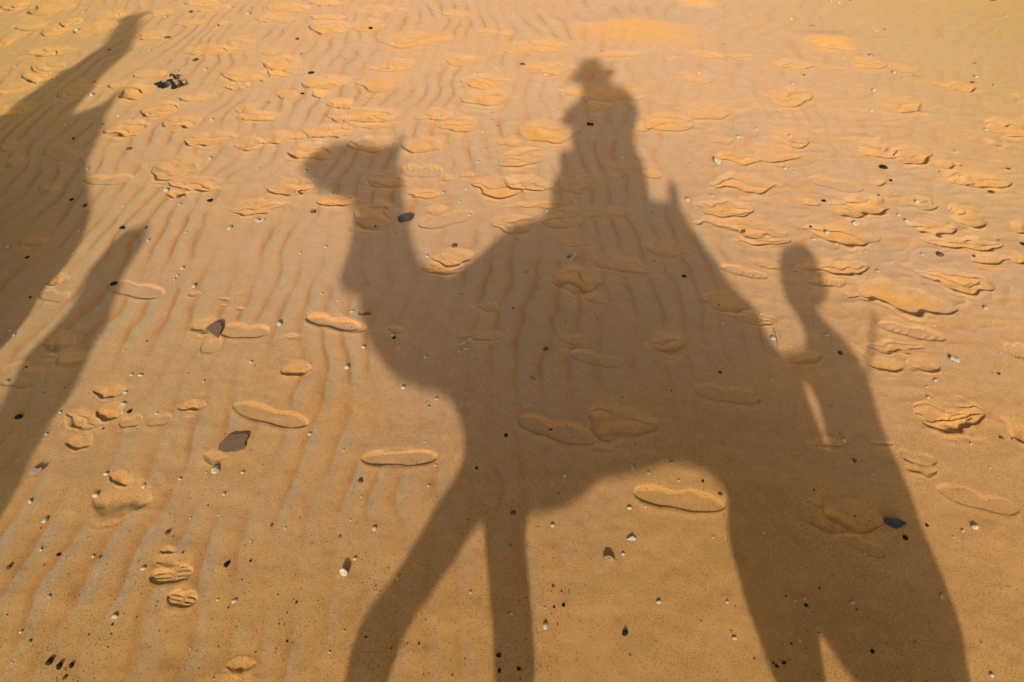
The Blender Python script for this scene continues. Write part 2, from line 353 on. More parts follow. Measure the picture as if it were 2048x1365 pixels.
# the long sunlit scarp near the top of the picture
for (px0, py0, px1, py1, hh) in ((1138, 70, 1440, 78, 52), (1600, 85, 1720, 95, 26), (1340, 5, 1440, 15, 14)):
    A = ground(px0, py0); B = ground(px1, py1); cc = ((A[0] + B[0]) / 2, (A[1] + B[1]) / 2)
    C0 = ground((px0 + px1) / 2, (py0 + py1) / 2 - hh / 2); C1 = ground((px0 + px1) / 2, (py0 + py1) / 2 + hh / 2)
    L = math.hypot(B[0] - A[0], B[1] - A[1]) / 2; b = (C0[1] - C1[1]) / 2
    u = (GX - cc[0]) / L; v = (GY - cc[1]) / b + .45 * fbm(GX / .45, GY / .8, 77, 3)
    env = sstep(1.2, .2, np.abs(u + .25 * fbm(GX / .3, GY / .5, 78, 2)))
    ramp_ = np.clip((v + 1) / 2, 0, 1); Hh += env * .040 * (ramp_ * sstep(2.6, .95, v) - .0)
    DIS = np.maximum(DIS, env * sstep(-1.1, .2, v) * sstep(1.2, .8, v) * .75)

# wind ripples, crests running nearly straight away from the camera, bending to the right
sp = np.log1p(np.exp(np.clip((GX - .3) * 1.6, -20, 20))) / 1.6
bend = .115 * np.minimum(sp, 6)
P = GX - bend * (GY - 4) + .12 * fbm(GX / .9, GY / .75, 41, 2) + .034 * fbm(GX / .22, GY / .24, 47, 2) + .006 * fbm(GX / .07, GY / .08, 48, 2)
ph = P / .135 + .9 * fbm(GX / .9, GY / 1.1, 52, 2)
fr = ph - np.floor(ph)
prof = np.where(fr < .72, sstep(0, .72, fr), 1 - sstep(0, 1, (fr - .72) / .28))
amp = .0040 * (.05 + .95 * sstep(-.35, .5, fbm(GX / .30, GY / .38, 61, 3)))
zone = 1 - .62 * sstep(.3, 2.6, GX + .12 * GY - .4) - .35 * sstep(1.9, 1.1, GY) * sstep(-1.2, .2, GX)
zone *= 1 + .4 * sstep(3.5, 6, GY)
bott = sstep(.1, .8, GX - .12 * (GY - 1)) * sstep(3.2, 2.2, GY); zone *= 1 - .75 * bott; zone *= 1 - .5 * sstep(-.6, -.1, GX) * sstep(2.4, 1.7, GY)
zone = np.clip(zone, .06, 1.2) * np.exp(-np.maximum(0, np.hypot(GX, GY) - 16) / 12)
rmask = zone * (1 - .93 * np.clip(SUPP, 0, 1)); 
Hh += amp * rmask * prof
# loose trodden sand round the prints
loose = np.clip(DENS + .5 * sstep(1.0, 1.8, GX) * sstep(7, 5.5, GY) * sstep(2.2, 3, GY), 0, 1) * (1 - .6 * SUPP)
cl = fbm(GX / .16 + .6 * fbm(GX / .2, GY / .2, 93, 2), GY / .13, 95, 2)
Hh += loose * (.0055 * (1 - np.abs(cl) * 1.8).clip(-.3, 1) - .002)
DIS = np.maximum(DIS, .34 * DENS ** 2 * (.8 + .5 * fbm(GX / .12, GY / .1, 99, 2)))
DIS = np.maximum(DIS, loose * .55 * sstep(.0, .5, fbm(GX / .2, GY / .1, 97, 3)))
rmask2 = np.clip(rmask, 0, 1)
brk = .25 + .75 * sstep(-.35, .5, fbm(GX / .30, GY / .38, 61, 3))
RIP = (.35 * sstep(.35, .80, fr) + .40 * sstep(.66, .88, fr)) * sstep(1.0, .90, fr) * np.clip(rmask2, 0, 1) * 1.0 * brk
TRO = (sstep(.92, 1.0, fr) + sstep(.45, .02, fr)) * rmask2 * .75 * brk
ochre = np.clip(sstep(-1.0, -5.5, GX + .25 * (GY - 6)) + sstep(1.8, 6.0, GX) * .95 + .15 * fbm(GX / 2, GY / 2, 71), 0, 1)
fresh = np.clip(sstep(3.4, 1.2, GY + .5 * fbm(GX / .9, GY / .9, 81, 2)), 0, 1)
grit = np.clip(sstep(4.2, 1.5, GY) + .12, 0, 1)
Hh += (.0045 * fbm(GX / .28, GY / .24, 85, 2) + .0016 * fbm(GX / .08, GY / .07, 87, 2)) * sstep(3.6, 2.2, GY) * (1 - .8 * SUPP) * sstep(.5, .9, GY)
Hh += .0006 * fbm(GX / .035, GY / .05, 91, 2) * fade

for px_, py_, rx_, ry_, a_ in ((700, 835, .24, .12, .65), (1180, 870, .2, .2, .25), (520, 930, .3, .1, .35), (1830, 620, .5, .3, .35), (1600, 760, .3, .15, .35)):
    gx_, gy_ = ground(px_, py_); DIS = np.maximum(DIS, a_ * np.exp(-((GX - gx_) / rx_) ** 2 - ((GY - gy_) / ry_) ** 2) * (.7 + .4 * fbm(GX / .15, GY / .12, 33, 2)))
def grid_mesh(name):
    ny, nx = GX.shape
    co = np.empty((ny * nx, 3), np.float32); co[:, 0] = GX.ravel(); co[:, 1] = GY.ravel(); co[:, 2] = Hh.ravel()
    idx = np.arange(ny * nx, dtype=np.int32).reshape(ny, nx)
    f = np.stack([idx[:-1, :-1], idx[:-1, 1:], idx[1:, 1:], idx[1:, :-1]], -1).reshape(-1, 4)
    me = bpy.data.meshes.new(name)
    me.vertices.add(len(co)); me.vertices.foreach_set('co', co.ravel())
    me.loops.add(f.size); me.loops.foreach_set('vertex_index', f.ravel())
    me.polygons.add(len(f)); me.polygons.foreach_set('loop_start', np.arange(0, f.size, 4, dtype=np.int32))
    me.update(calc_edges=True)
    for nm, A in (('disturb', DIS), ('rip', RIP), ('trough', TRO), ('ochre', ochre), ('fresh', fresh), ('grit', grit)):
        a = me.attributes.new(nm, 'FLOAT', 'POINT'); a.data.foreach_set('value', A.astype(np.float32).ravel())
    return me
sand = link('sand_ground', grid_mesh('sand_ground'), M_SAND)
tag(sand, kind='structure')
def zat(x, y):
    i = min(len(YS) - 1, max(0, int(np.searchsorted(YS, y)))); j = min(len(SX) - 1, max(0, int(np.searchsorted(SX, x / WY[i]))))
    return float(Hh[i, j])

# ------------------------------------------------------------------ bodies that cast the shadows (all outside the frame)
_b = bmesh.new(); bmesh.ops.create_icosphere(_b, subdivisions=2, radius=1)
ICV = np.array([v.co[:] for v in _b.verts]); ICF = np.array([[v.index for v in f.verts] for f in _b.faces]); _b.free()
def poly_balls(poly, h):
    """fill an outline in the (x, z) plane with round balls that touch its edge: a body with its own thickness"""
    P = np.array(poly, float); Q = np.roll(P, -1, 0)
    xs = np.arange(P[:, 0].min(), P[:, 0].max(), h); zs = np.arange(P[:, 1].min(), P[:, 1].max(), h)
    X, Z = [a.ravel() for a in np.meshgrid(xs, zs)]
    ins = np.zeros(len(X), bool)
    for (x1, z1), (x2, z2) in zip(P, Q):
        c = ((z1 > Z) != (z2 > Z)); xi = (x2 - x1) * (Z - z1) / ((z2 - z1) if z2 != z1 else 1e-9) + x1
        ins ^= c & (X < xi)
    X, Z = X[ins], Z[ins]; D = np.full(len(X), 9.)
    for (x1, z1), (x2, z2) in zip(P, Q):
        dx, dz = x2 - x1, z2 - z1; l2 = dx * dx + dz * dz + 1e-12
        t = np.clip(((X - x1) * dx + (Z - z1) * dz) / l2, 0, 1)
        D = np.minimum(D, np.hypot(X - x1 - t * dx, Z - z1 - t * dz))
    keep = []
    o = np.argsort(-D); X, Z, D = X[o], Z[o], D[o]
    kx, kz, kd = [], [], []
    for x, z, d in zip(X, Z, D):
        if d < h * .45: break
        if kx:
            a = np.array(kx); b = np.array(kz); c = np.array(kd)
            if (c - np.hypot(a - x, b - z) > d - max(.22 * h, .035 * d)).any(): continue
        kx.append(x); kz.append(z); kd.append(d)
    return list(zip(kx, kz, kd))
def chain(pts, step=.35):
    out = []
    for a, b in zip(pts[:-1], pts[1:]):
        A, B = Vector(a[:3]), Vector(b[:3]); d = (B - A).length; n = max(1, int(d / (min(a[3], b[3]) * step)))
        for k in range(n + 1): t = k / n; p = A.lerp(B, t); out.append((p.x, p.y, p.z, a[3] + (b[3] - a[3]) * t))
    return out
def blob(name, balls, mat, voxel=.02, parent=None, smooth=6, origin=(0, 0, 0)):
    B = np.array(balls, float); O = np.array(origin)
    V = (ICV[None] * B[:, 3][:, None, None] + (B[:, :3] - O)[:, None, :]).reshape(-1, 3)
    F = (ICF[None] + (np.arange(len(B)) * len(ICV))[:, None, None]).reshape(-1, 3)
    me = bpy.data.meshes.new(name); me.from_pydata(V.tolist(), [], F.tolist())
    o = bpy.data.objects.new(name, me); scene.collection.objects.link(o)
    r = o.modifiers.new('r', 'REMESH'); r.mode = 'VOXEL'; r.voxel_size = voxel; r.use_smooth_shade = True
    s = o.modifiers.new('s', 'SMOOTH'); s.iterations = smooth; s.factor = .5
    dg = bpy.context.evaluated_depsgraph_get()
    m2 = bpy.data.meshes.new_from_object(o.evaluated_get(dg)); m2.name = name
    o.modifiers.clear(); o.data = m2; bpy.data.meshes.remove(me)
    m2.materials.clear(); m2.materials.append(mat); m2.shade_smooth()
    if parent: o.parent = parent
    return o
def outline(pts, y0, h=.03, grow=.009):
    """pts: photo pixels of the shadow edge, or ('w', x, z) for what lies beyond the frame"""
    poly = [(p[1], p[2]) if p[0] == 'w' else caster(p[0], p[1], y0) for p in pts]
    return [(x, y0, z, r + grow) for x, z, r in poly_balls(poly, h)]

Y0 = -.35
# --- the camel the photograph is taken from
BODY = [(605,330),(628,303),(668,291),(713,290),(754,298),(785,294),(798,296),(791,328),(803,349),(803,393),(808,427),(819,467),(826,501),(839,529),(863,549),(890,555),
 (918,551),(942,535),(962,518),(986,494),(1017,470),(1044,460),(1068,451),(1110,440),(1200,430),(1300,432),(1362,432),(1388,465),(1410,495),(1428,520),(1454,560),(1479,589),(1501,611),(1520,633),
 (1527,659),(1538,684),(1556,703),(1585,735),(1608,772),(1619,809),(1637,853),(1652,890),(1668,930),(1600,1010),(1462,996),(1450,972),(1427,951),(1399,920),(1375,908),(1348,905),(1316,910),
 (1292,920),(1258,932),(1214,934),(1183,939),(1165,962),(1143,994),(1124,1008),(1091,1014),(1063,1008),(1050,1030),(968,1043),(905,975),(923,941),(933,905),(923,867),(914,833),(904,802),(890,783),(873,773),
 (846,768),(812,758),(781,740),(761,713),(744,689),(735,662),(726,635),(720,607),(716,585),(712,540),(709,490),(713,430),(706,403),(689,396),(668,384),(648,376),(622,364),(609,347)]
camel = empty('camel', (0, Y0, 0))
tag(camel, 'saddled camel whose large central shadow falls across the sand, ridden by the photographer', 'camel', 'camels of the caravan')
inv = Vector((0, Y0, 0))
yN, yF = Y0 + .13, Y0 - .13
balls = outline(BODY, Y0, .020, .012)
balls += outline([(933,900),(923,941),(899,982),(869,1026),(845,1071),(814,1119),(790,1160),(759,1201),(732,1235),(715,1269),(701,1317),(691,1365),(685,1400),(765,1400),(770,1365),(783,1331),(797,1293),
 (814,1252),(831,1221),(852,1197),(872,1167),(896,1132),(923,1091),(937,1067),(961,1037),(1010,960)], yF, .018)
balls += outline([(950,960),(968,1043),(973,1091),(978,1156),(983,1208),(988,1259),(992,1365),(994,1400),(1068,1400),(1067,1365),(1065,1293),(1060,1225),(1055,1173),(1050,1112),(1048,1064),(1053,1026),(1063,1006),(1063,950)], yN, .018)
balls += outline([(1399,920),(1427,951),(1450,972),(1462,996),(1457,1037),(1459,1085),(1471,1122),(1481,1160),(1492,1201),(1505,1242),(1522,1283),(1539,1327),(1553,1365),(1563,1400),(1655,1400),(1652,1365),(1646,1331),(1638,1293),
 (1636,1269),(1640,1200),(1645,1100),(1650,1000),(1652,890)], yN, .02)
balls += outline([(1590,830),(1612,840),(1636,872),(1652,900),(1690,960),(1730,1060),(1770,1180),(1800,1290),(1830,1400),(1748,1400),(1717,1365),(1679,1324),(1659,1290),(1642,1269),(1620,1180),(1590,1000)], yF, .02)
def lower_leg(pxl, pxr, py, y, foot_x, hind):
    a, za = caster(pxl, py, y); b, _ = caster(pxr, py, y); r = (b - a) / 2; x = (a + b) / 2
    return chain([(x, y, za, r * .95), (x + (foot_x - x) * .35, y, za * .68, r * .62), (foot_x, y, .16, .045), (foot_x - .02, y, .06, .055), (foot_x - .09, y, .045, .05)], .3) + \
        chain([(foot_x - .1, y - .04, .04, .045), (foot_x + .04, y, .04, .05), (foot_x - .1, y + .04, .04, .045)], .3)
balls += lower_leg(687, 767, 1385, yF, -.80, 0) + lower_leg(993, 1068, 1385, yN, -.14, 0)
balls += lower_leg(1560, 1654, 1385, yN, .84, 1) + lower_leg(1735, 1822, 1385, yF, 1.22, 1)
bp0, bp1 = caster(1092, 962, Y0), caster(1118, 957, Y0)      # chest pad and girth knot under the belly
balls += chain([(bp0[0], Y0, bp0[1], .054), (bp1[0], Y0, bp1[1], .05)], .3)
balls += chain([(caster(1214, 880, Y0)[0], Y0, caster(1214, 880, Y0)[1], .06), (caster(1262, 876, Y0)[0], Y0, caster(1262, 876, Y0)[1], .062)], .3)
blob('body', balls, M_FUR, .014, camel, 3, inv)
ex, ez = caster(800, 300, Y0); tx, tz = caster(803, 278, Y0)
for s in (-1, 1):
    blob('ear', chain([(ex - .01, Y0 + s * .07, ez - .03, .03), (tx, Y0 + s * .10, tz + (.0 if s > 0 else -.02), .012)], .3), M_FUR, .008, camel, 2, inv)
nx_, nz_ = caster(650, 325, Y0)
for s in (-1, 1):
    blob('eye', [(nx_ + .22, Y0 + s * .115, nz_ + .02, .022), (nx_ + .225, Y0 + s * .113, nz_ + .02, .022)], M_BLACK, .006, camel, 2, inv)
# halter strap hanging below the jaw
tas = outline([(706,430),(706,467),(699,501),(685,542),(680,559),(685,578),(699,584),(716,585),(722,560),(722,450)], Y0 + .02, .015)
blob('halter_tassel', tas, M_CLOTH, .01, camel, 2, inv)
blob('tail', chain([(.86, Y0, 1.36, .04), (.93, Y0, 1.15, .03), (.95, Y0, .95, .022), (.96, Y0, .8, .028)], .3), M_FUR, .012, camel, 2, inv)
# --- saddle with blanket and grab handles
saddle = empty('saddle', (0, Y0, 1.8)); tag(saddle, "blanket-covered saddle with rear grab handle strapped on the central camel's back", 'saddle', 'camel saddles')
sv = Vector((0, Y0, 1.8))
sb = outline([(1075,448),(1096,420),(1101,403),(1099,379),(1109,359),(1119,345),(1122,330),(1200,330),(1292,349),(1296,380),(1303,404),(1336,406),(1362,414),(1385,462),(1300,520),(1150,520)], Y0, .016, .002)
blob('blanket', sb, M_CLOTH, .014, saddle, 3, sv)
hx, hz = caster(1346, 374, Y0); hx2, hz2 = caster(1350, 412, Y0)
blob('grab_handle', chain([(hx2, Y0 - .07, hz2 - .02, .03), (hx + .0, Y0 - .03, hz, .03), (hx, Y0 + .03, hz - .01, .03), (hx2, Y0 + .07, hz2 - .02, .03)], .3), M_LEATHER, .01, saddle, 2, sv)
fx, fz = caster(1131, 322, Y0); fx2, fz2 = caster(1135, 350, Y0)
blob('grab_handle', chain([(fx2, Y0 - .1, fz2, .035), (fx, Y0 - .06, fz, .05), (fx, Y0 + .06, fz, .05), (fx2, Y0 + .1, fz2, .035)], .3), M_LEATHER, .012, saddle, 2, sv)
# --- the photographer
rider = empty('person', (0, Y0, 1.95)); rv = Vector((0, Y0, 1.95))
tag(rider, 'photographer in a brimmed hat sitting on the central camel, camera raised, seen as a shadow', 'person', 'people of the caravan')
rb = outline([(1143,320),(1142,273),(1142,239),(1146,218),(1155,206),(1165,194),(1164,178),(1160,160),(1154,146),(1156,132),(1168,122),(1184,119),(1198,124),(1208,136),(1218,148),(1218,162),(1218,170),(1243,174),(1264,190),(1277,222),(1275,239),(1268,256),(1266,290),(1273,308),(1287,328),(1291,349),(1290,400),(1140,400)], Y0, .014, .011)
shx, shz = caster(1200, 205, Y0)
headx, headz = caster(1192, 165, Y0)
def hand(p, s, wd):
    """palm, four curled fingers and a thumb around the grip at p"""
    x, y, z = p; o = chain([(x, y - .03, z - .05, .026), (x, y, z, .028), (x - .004 * s, y + .03, z + .02, .024)], .3)
    for k in range(4):
        l = (.026, .030, .028, .022)[k]; zz = z + .036 - k * .02
        o += chain([(x, y + .03, zz, .010), (x - s * .012, y + .03 + l, zz, .0095), (x - s * .034, y + .035 + l, zz - .004, .009), (x - s * .045, y + .024 + l, zz - .006, .008)], .3)
    o += chain([(x, y - .01, z - .03, .013), (x - s * .03, y - .02, z - .01, .011), (x - s * .042, y - .01, z + .012, .009)], .3)
    return o
rb2 = []
CP = Vector((-.005, -.07, EYE - .0))                        # the camera body sits just behind the viewpoint
for s in (-1, 1):
    sx = shx + s * .19; el = (sx + s * .055, Y0 + .12, shz - .20)
    rb2 += chain([(sx, Y0, shz - .06, .062), (*el, .05), (CP.x + s * .10, CP.y - .09, CP.z - .06, .033), (CP.x + s * .092, CP.y - .03, CP.z - .045, .028)], .3)
    kn = (-.12, Y0 + s * .40, 1.78); an = (.02, Y0 + s * .46, 1.36)
    rb2 += chain([(.02, Y0 + s * .10, 2.0, .095), (*kn, .075), (*an, .045), (an[0] - .12, an[1], an[2] - .05, .042), (an[0] - .19, an[1], an[2] - .05, .035)], .3)
    rb2 += hand((CP.x + s * .085, CP.y - .01, CP.z - .01), s, .02)
neck = chain([(shx, Y0, shz - .02, .07), (headx, Y0 + .01, headz - .10, .058), (headx, Y0 + .03, headz - .02, .09), (headx, Y0 + .02, headz + .04, .095)], .3)
neck += chain([(headx, Y0 + .12, headz - .02, .014), (headx, Y0 + .125, headz - .035, .016)], .3) + chain([(headx - .02, Y0 + .105, headz - .07, .014), (headx + .02, Y0 + .105, headz - .07, .014)], .3)
for s in (-1, 1): neck += [(headx + s * .095, Y0 + .01, headz - .01, .022)]
blob('body', rb + rb2 + neck, M_SHIRT, .009, rider, 3, rv)
for s in (-1, 1): blob('eye', [(headx + s * .033, Y0 + .108, headz + .01, .012), (headx + s * .033, Y0 + .109, headz + .01, .012)], M_BLACK, .004, rider, 1, rv)
def hat_mesh():
    bm = bmesh.new(); seg = 40
    prof = [(.0, .155), (.05, .158), (.088, .135), (.105, .05), (.11, .0), (.15, -.014), (.198, -.010), (.204, .0), (.198, .010), (.15, .004), (.11, .016)]
    rings = []
    for r, z in prof:
        rings.append([bm.verts.new((max(r, .001) * math.cos(a) , max(r, .001) * .95 * math.sin(a), z + (.012 * math.cos(2 * a) if r > .12 else 0))) for a in [k * 2 * math.pi / seg for k in range(seg)]])
    for a, b in zip(rings[:-1], rings[1:]):
        for k in range(seg): bm.faces.new((a[k], a[(k + 1) % seg], b[(k + 1) % seg], b[k]))
    me = bpy.data.meshes.new('hat'); bm.to_mesh(me); bm.free(); return me
hx_, hz_ = caster(1186, 152, Y0)
hato = link('hat', hat_mesh(), M_HAT, rider); hato.location = (hx_ - 0, .0, hz_ - 1.95 + .0); hato.rotation_euler = (math.radians(-6), math.radians(-12), 0)
def box_mesh(name, parts, bev=.004):
    bm = bmesh.new()
    for (cx, cy, cz, sx, sy, sz) in parts:
        r = bmesh.ops.create_cube(bm, size=1, matrix=Matrix.Translation((cx, cy, cz)) @ Matrix.Diagonal((sx, sy, sz, 1)))
    bmesh.ops.bevel(bm, geom=bm.edges[:], offset=bev, segments=2, affect='EDGES')
    me = bpy.data.meshes.new(name); bm.to_mesh(me); bm.free(); return me
cam_e = empty('photo_camera', (CP.x, CP.y, CP.z)); tag(cam_e, "black photo camera raised in the photographer's hands below the hat brim", 'camera')
link('camera_body', box_mesh('camera_body', [(0, -.02, -.005, .135, .045, .085), (0, -.02, .045, .05, .04, .03)]), M_LEATHER, cam_e)
bm = bmesh.new(); bmesh.ops.create_cone(bm, segments=32, radius1=.033, radius2=.036, depth=.04, matrix=Matrix.Translation((0, .025, 0)) @ Matrix.Rotation(math.pi / 2, 4, 'X'), cap_ends=True)
me = bpy.data.meshes.new('lens'); bm.to_mesh(me); bm.free(); link('lens', me, M_LEATHER, cam_e)

# --- the leading camel with its rider, ahead on the left
YL = 1.1
lead = empty('camel', (-4.6, YL, 0)); lv = Vector((-4.6, YL, 0))
tag(lead, 'leading camel whose rump and back shadow cover the left edge of the sand', 'camel', 'camels of the caravan')
def C(px, py): return caster(px, py, YL)
LB = [(219,195),(202,253),(188,284),(178,318),(174,362),(180,410),(179,440),(176,466),(150,501),(126,542),(103,563),(82,587),(65,624),(44,655),(24,686),(51,711),(30,740),(17,778),(0,812)]
c0 = C(0, 690)
LBW = [(x, y) for x, y in LB[:15]] + [('w', c0[0] - .05, c0[1] - .10), ('w', c0[0] - .5, c0[1] - .04), ('w', c0[0] - 1.15, c0[1] - .12), ('w', c0[0] - 1.45, c0[1] + .12), ('w', c0[0] - 1.6, c0[1] + .45),
  ('w', c0[0] - 1.62, c0[1] + .85), ('w', c0[0] - 1.2, c0[1] + 1.1)]
# the saddle line slopes up to the rider in the shadow
lb = outline([LBW[k] for k in range(1, len(LBW))] + [('w', C(130, 250)[0], C(130, 250)[1])], YL, .04)
xr, zr = C(40, 700)
def wchain(pts, y): return chain([(x, y, z, r) for x, z, r in pts], .3)
bx = c0[0]
lb += wchain([(bx - .42, c0[1] + .25, .2), (bx - .42, c0[1] - .05, .13), (bx - .36, c0[1] - .45, .07), (bx - .42, .16, .045), (bx - .45, .05, .05)], YL + .14)
lb += wchain([(bx - .55, c0[1] + .25, .2), (bx - .65, c0[1] - .05, .13), (bx - .68, c0[1] - .45, .07), (bx - .78, .16, .045), (bx - .8, .05, .05)], YL - .14)
lb += wchain([(bx - 1.2, c0[1] + .2, .2), (bx - 1.25, c0[1] - .2, .1), (bx - 1.2, .5, .06), (bx - 1.2, .05, .05)], YL + .14)
lb += wchain([(bx - 1.25, c0[1] + .2, .2), (bx - 1.45, c0[1] - .2, .1), (bx - 1.6, .5, .06), (bx - 1.6, .05, .05)], YL - .14)
lb += wchain([(bx - 1.4, c0[1] + .5, .3), (bx - 1.85, c0[1] + .25, .2), (bx - 2.15, c0[1] + .45, .14), (bx - 2.25, c0[1] + .9, .11), (bx - 2.35, c0[1] + 1.1, .13), (bx - 2.75, c0[1] + 1.0, .08)], YL)
blob('body', lb, M_FUR, .025, lead, 5, lv)
lsad = empty('saddle', (-4.6, YL, 2)); lsv = Vector((-4.6, YL, 2)); tag(lsad, "saddle with raised back handle on the leading camel at far left", 'saddle', 'camel saddles')
ls = outline([(150,232),(178,222),(202,207),(214,215),(208,250),(190,290),(170,330),(60,330),('w', C(60,330)[0] - .6, C(60,330)[1]), ('w', C(20,230)[0] - .6, C(20,230)[1] - .1)], YL, .025)
blob('blanket', ls, M_CLOTH, .018, lsad, 3, lsv)
a = C(206, 222); b = C(242, 181)
blob('grab_handle', chain([(a[0], YL, a[1], .045), (a[0] * .5 + b[0] * .5 + .0, YL, a[1] * .5 + b[1] * .5, .03), (b[0], YL, b[1], .02)], .3), M_LEATHER, .012, lsad, 2, lsv)
lr = empty('person', (-4.9, YL, 2.1)); lrv = Vector((-4.9, YL, 2.1))
tag(lr, 'hatted rider on the leading camel, casting the slanting shadow at top left', 'person', 'people of the caravan')
lrb = outline([(0,232),(34,205),(79,178),(113,147),(144,137),(171,116),(202,96),(214,82),(222,65),(236,46),(252,32),(272,34),(284,44),(277,58),(268,79),(263,99),(246,116),(222,137),(205,154),(181,185),(150,219),(147,232),(120,300),(0,330),(-60,330),(-60,270)], YL, .025)
kx, kz = C(20, 290)
for s in (-1, 1): lrb += chain([(kx - .1, YL + s * .1, kz, .11), (kx - .35, YL + s * .4, kz - .15, .08), (kx - .2, YL + s * .46, kz - .55, .05), (kx - .35, YL + s * .46, kz - .6, .045)], .3)
blob('body', lrb, M_SHIRT, .016, lr, 3, lrv)
a = C(228, 44); b = C(302, 24)
blob('hat_brim', chain([(a[0], YL, a[1] + .02, .02), ((a[0] + b[0]) / 2, YL, (a[1] + b[1]) / 2 , .05), (b[0], YL, b[1], .016)], .3), M_HAT, .01, lr, 2, lrv)

# --- two men on foot
def walker(pts, y0, label, mat, feet, head_px, turban, hip=None):
    e = empty('person', (feet[0], y0, 0)); v = Vector((feet[0], y0, 0)); tag(e, label, 'person', 'people of the caravan')
    b = outline(pts, y0, .014, .003)
    for s, fxx in ((-1, feet[0]), (1, feet[1])):
        b += chain([(*( (hip[0], y0 + s * .04, hip[1], .13) if hip else ((feet[0] + feet[1]) / 2, y0 + s * .08, .62, .09)),)] + ([((hip[0] + fxx) / 2 - .04, y0 + s * .08, .48, .075)] if hip else []) + [(fxx, y0 + s * .09, .10, .045), (fxx - .1, y0 + s * .09, .035, .035), (fxx - .16, y0 + s * .09, .03, .03)], .3)
    blob('body', b, mat, .012, e, 3, v)
    hxx, hzz = caster(*head_px, y0)
    if turban: blob('head_cloth', [(hxx, y0, hzz + .05, .125), (hxx + .01, y0 + .02, hzz + .04, .12), (hxx, y0 - .03, hzz + .03, .118)], M_ROBE2, .012, e, 3, v)
    return e
walker([(1558,530),(1562,507),(1578,493),(1600,488),(1620,497),(1635,520),(1645,548),(1657,582),(1652,597),(1637,612),(1632,625),(1660,652),(1690,680),(1718,718),(1742,768),(1756,822),(1770,862),(1792,917),(1813,958),
 (1833,1013),(1850,1064),(1871,1105),(1888,1153),(1908,1207),(1925,1252),(1931,1303),(1938,1335),(1946,1365),(1955,1400),(1760,1400),(1740,1300),(1716,1180),(1692,1050),(1672,950),(1657,886),(1648,846),(1637,809),(1621,772),(1606,772),(1560,712),(1585,706),
 (1612,700),(1613,682),(1606,655),(1592,628),(1572,602),(1563,575)], Y0, 'man in a long robe walking behind the central camel, round head shadow at right', M_ROBE, (1.12, 1.42), (1600, 520), False)
a = caster(1750, 628, Y0); b = caster(1742, 706, Y0); c = caster(1760, 800, Y0)
e = empty('walking_stick', (c[0] - .08, Y0 + .1, 0)); v = Vector((c[0] - .08, Y0 + .1, 0)); tag(e, "short wooden staff held against the right walker's shoulder, tip showing beside him", 'stick')
blob('shaft', chain([(a[0], Y0, a[1], .012), (b[0], Y0, b[1], .012), (c[0] - .06, Y0 + .06, c[1], .011), (c[0] - .08, Y0 + .1, .02, .010)], .4), M_TWIG, .005, e, 2, v)
walker([(301,458),(287,453),(268,455),(246,464),(219,494),(191,525),(172,550),(166,570),(150,606),(126,638),(99,665),(79,689),(51,711),(10,790),(-20,850),(-70,950),(-100,1060),(-60,1110),(0,1040),(24,1003),(44,958),(62,916),(79,891),(99,850),
 (120,819),(144,792),(167,740),(185,699),(205,669),(226,628),(239,587),(253,542),(270,518),(290,488)], Y0, 'slim man on foot between the two camels, his narrow shadow slanting down the left side', M_ROBE2, (-2.62, -1.98), (285, 470), False, (caster(-45, 1010, Y0)[0], caster(-45, 1010, Y0)[1] - .02))


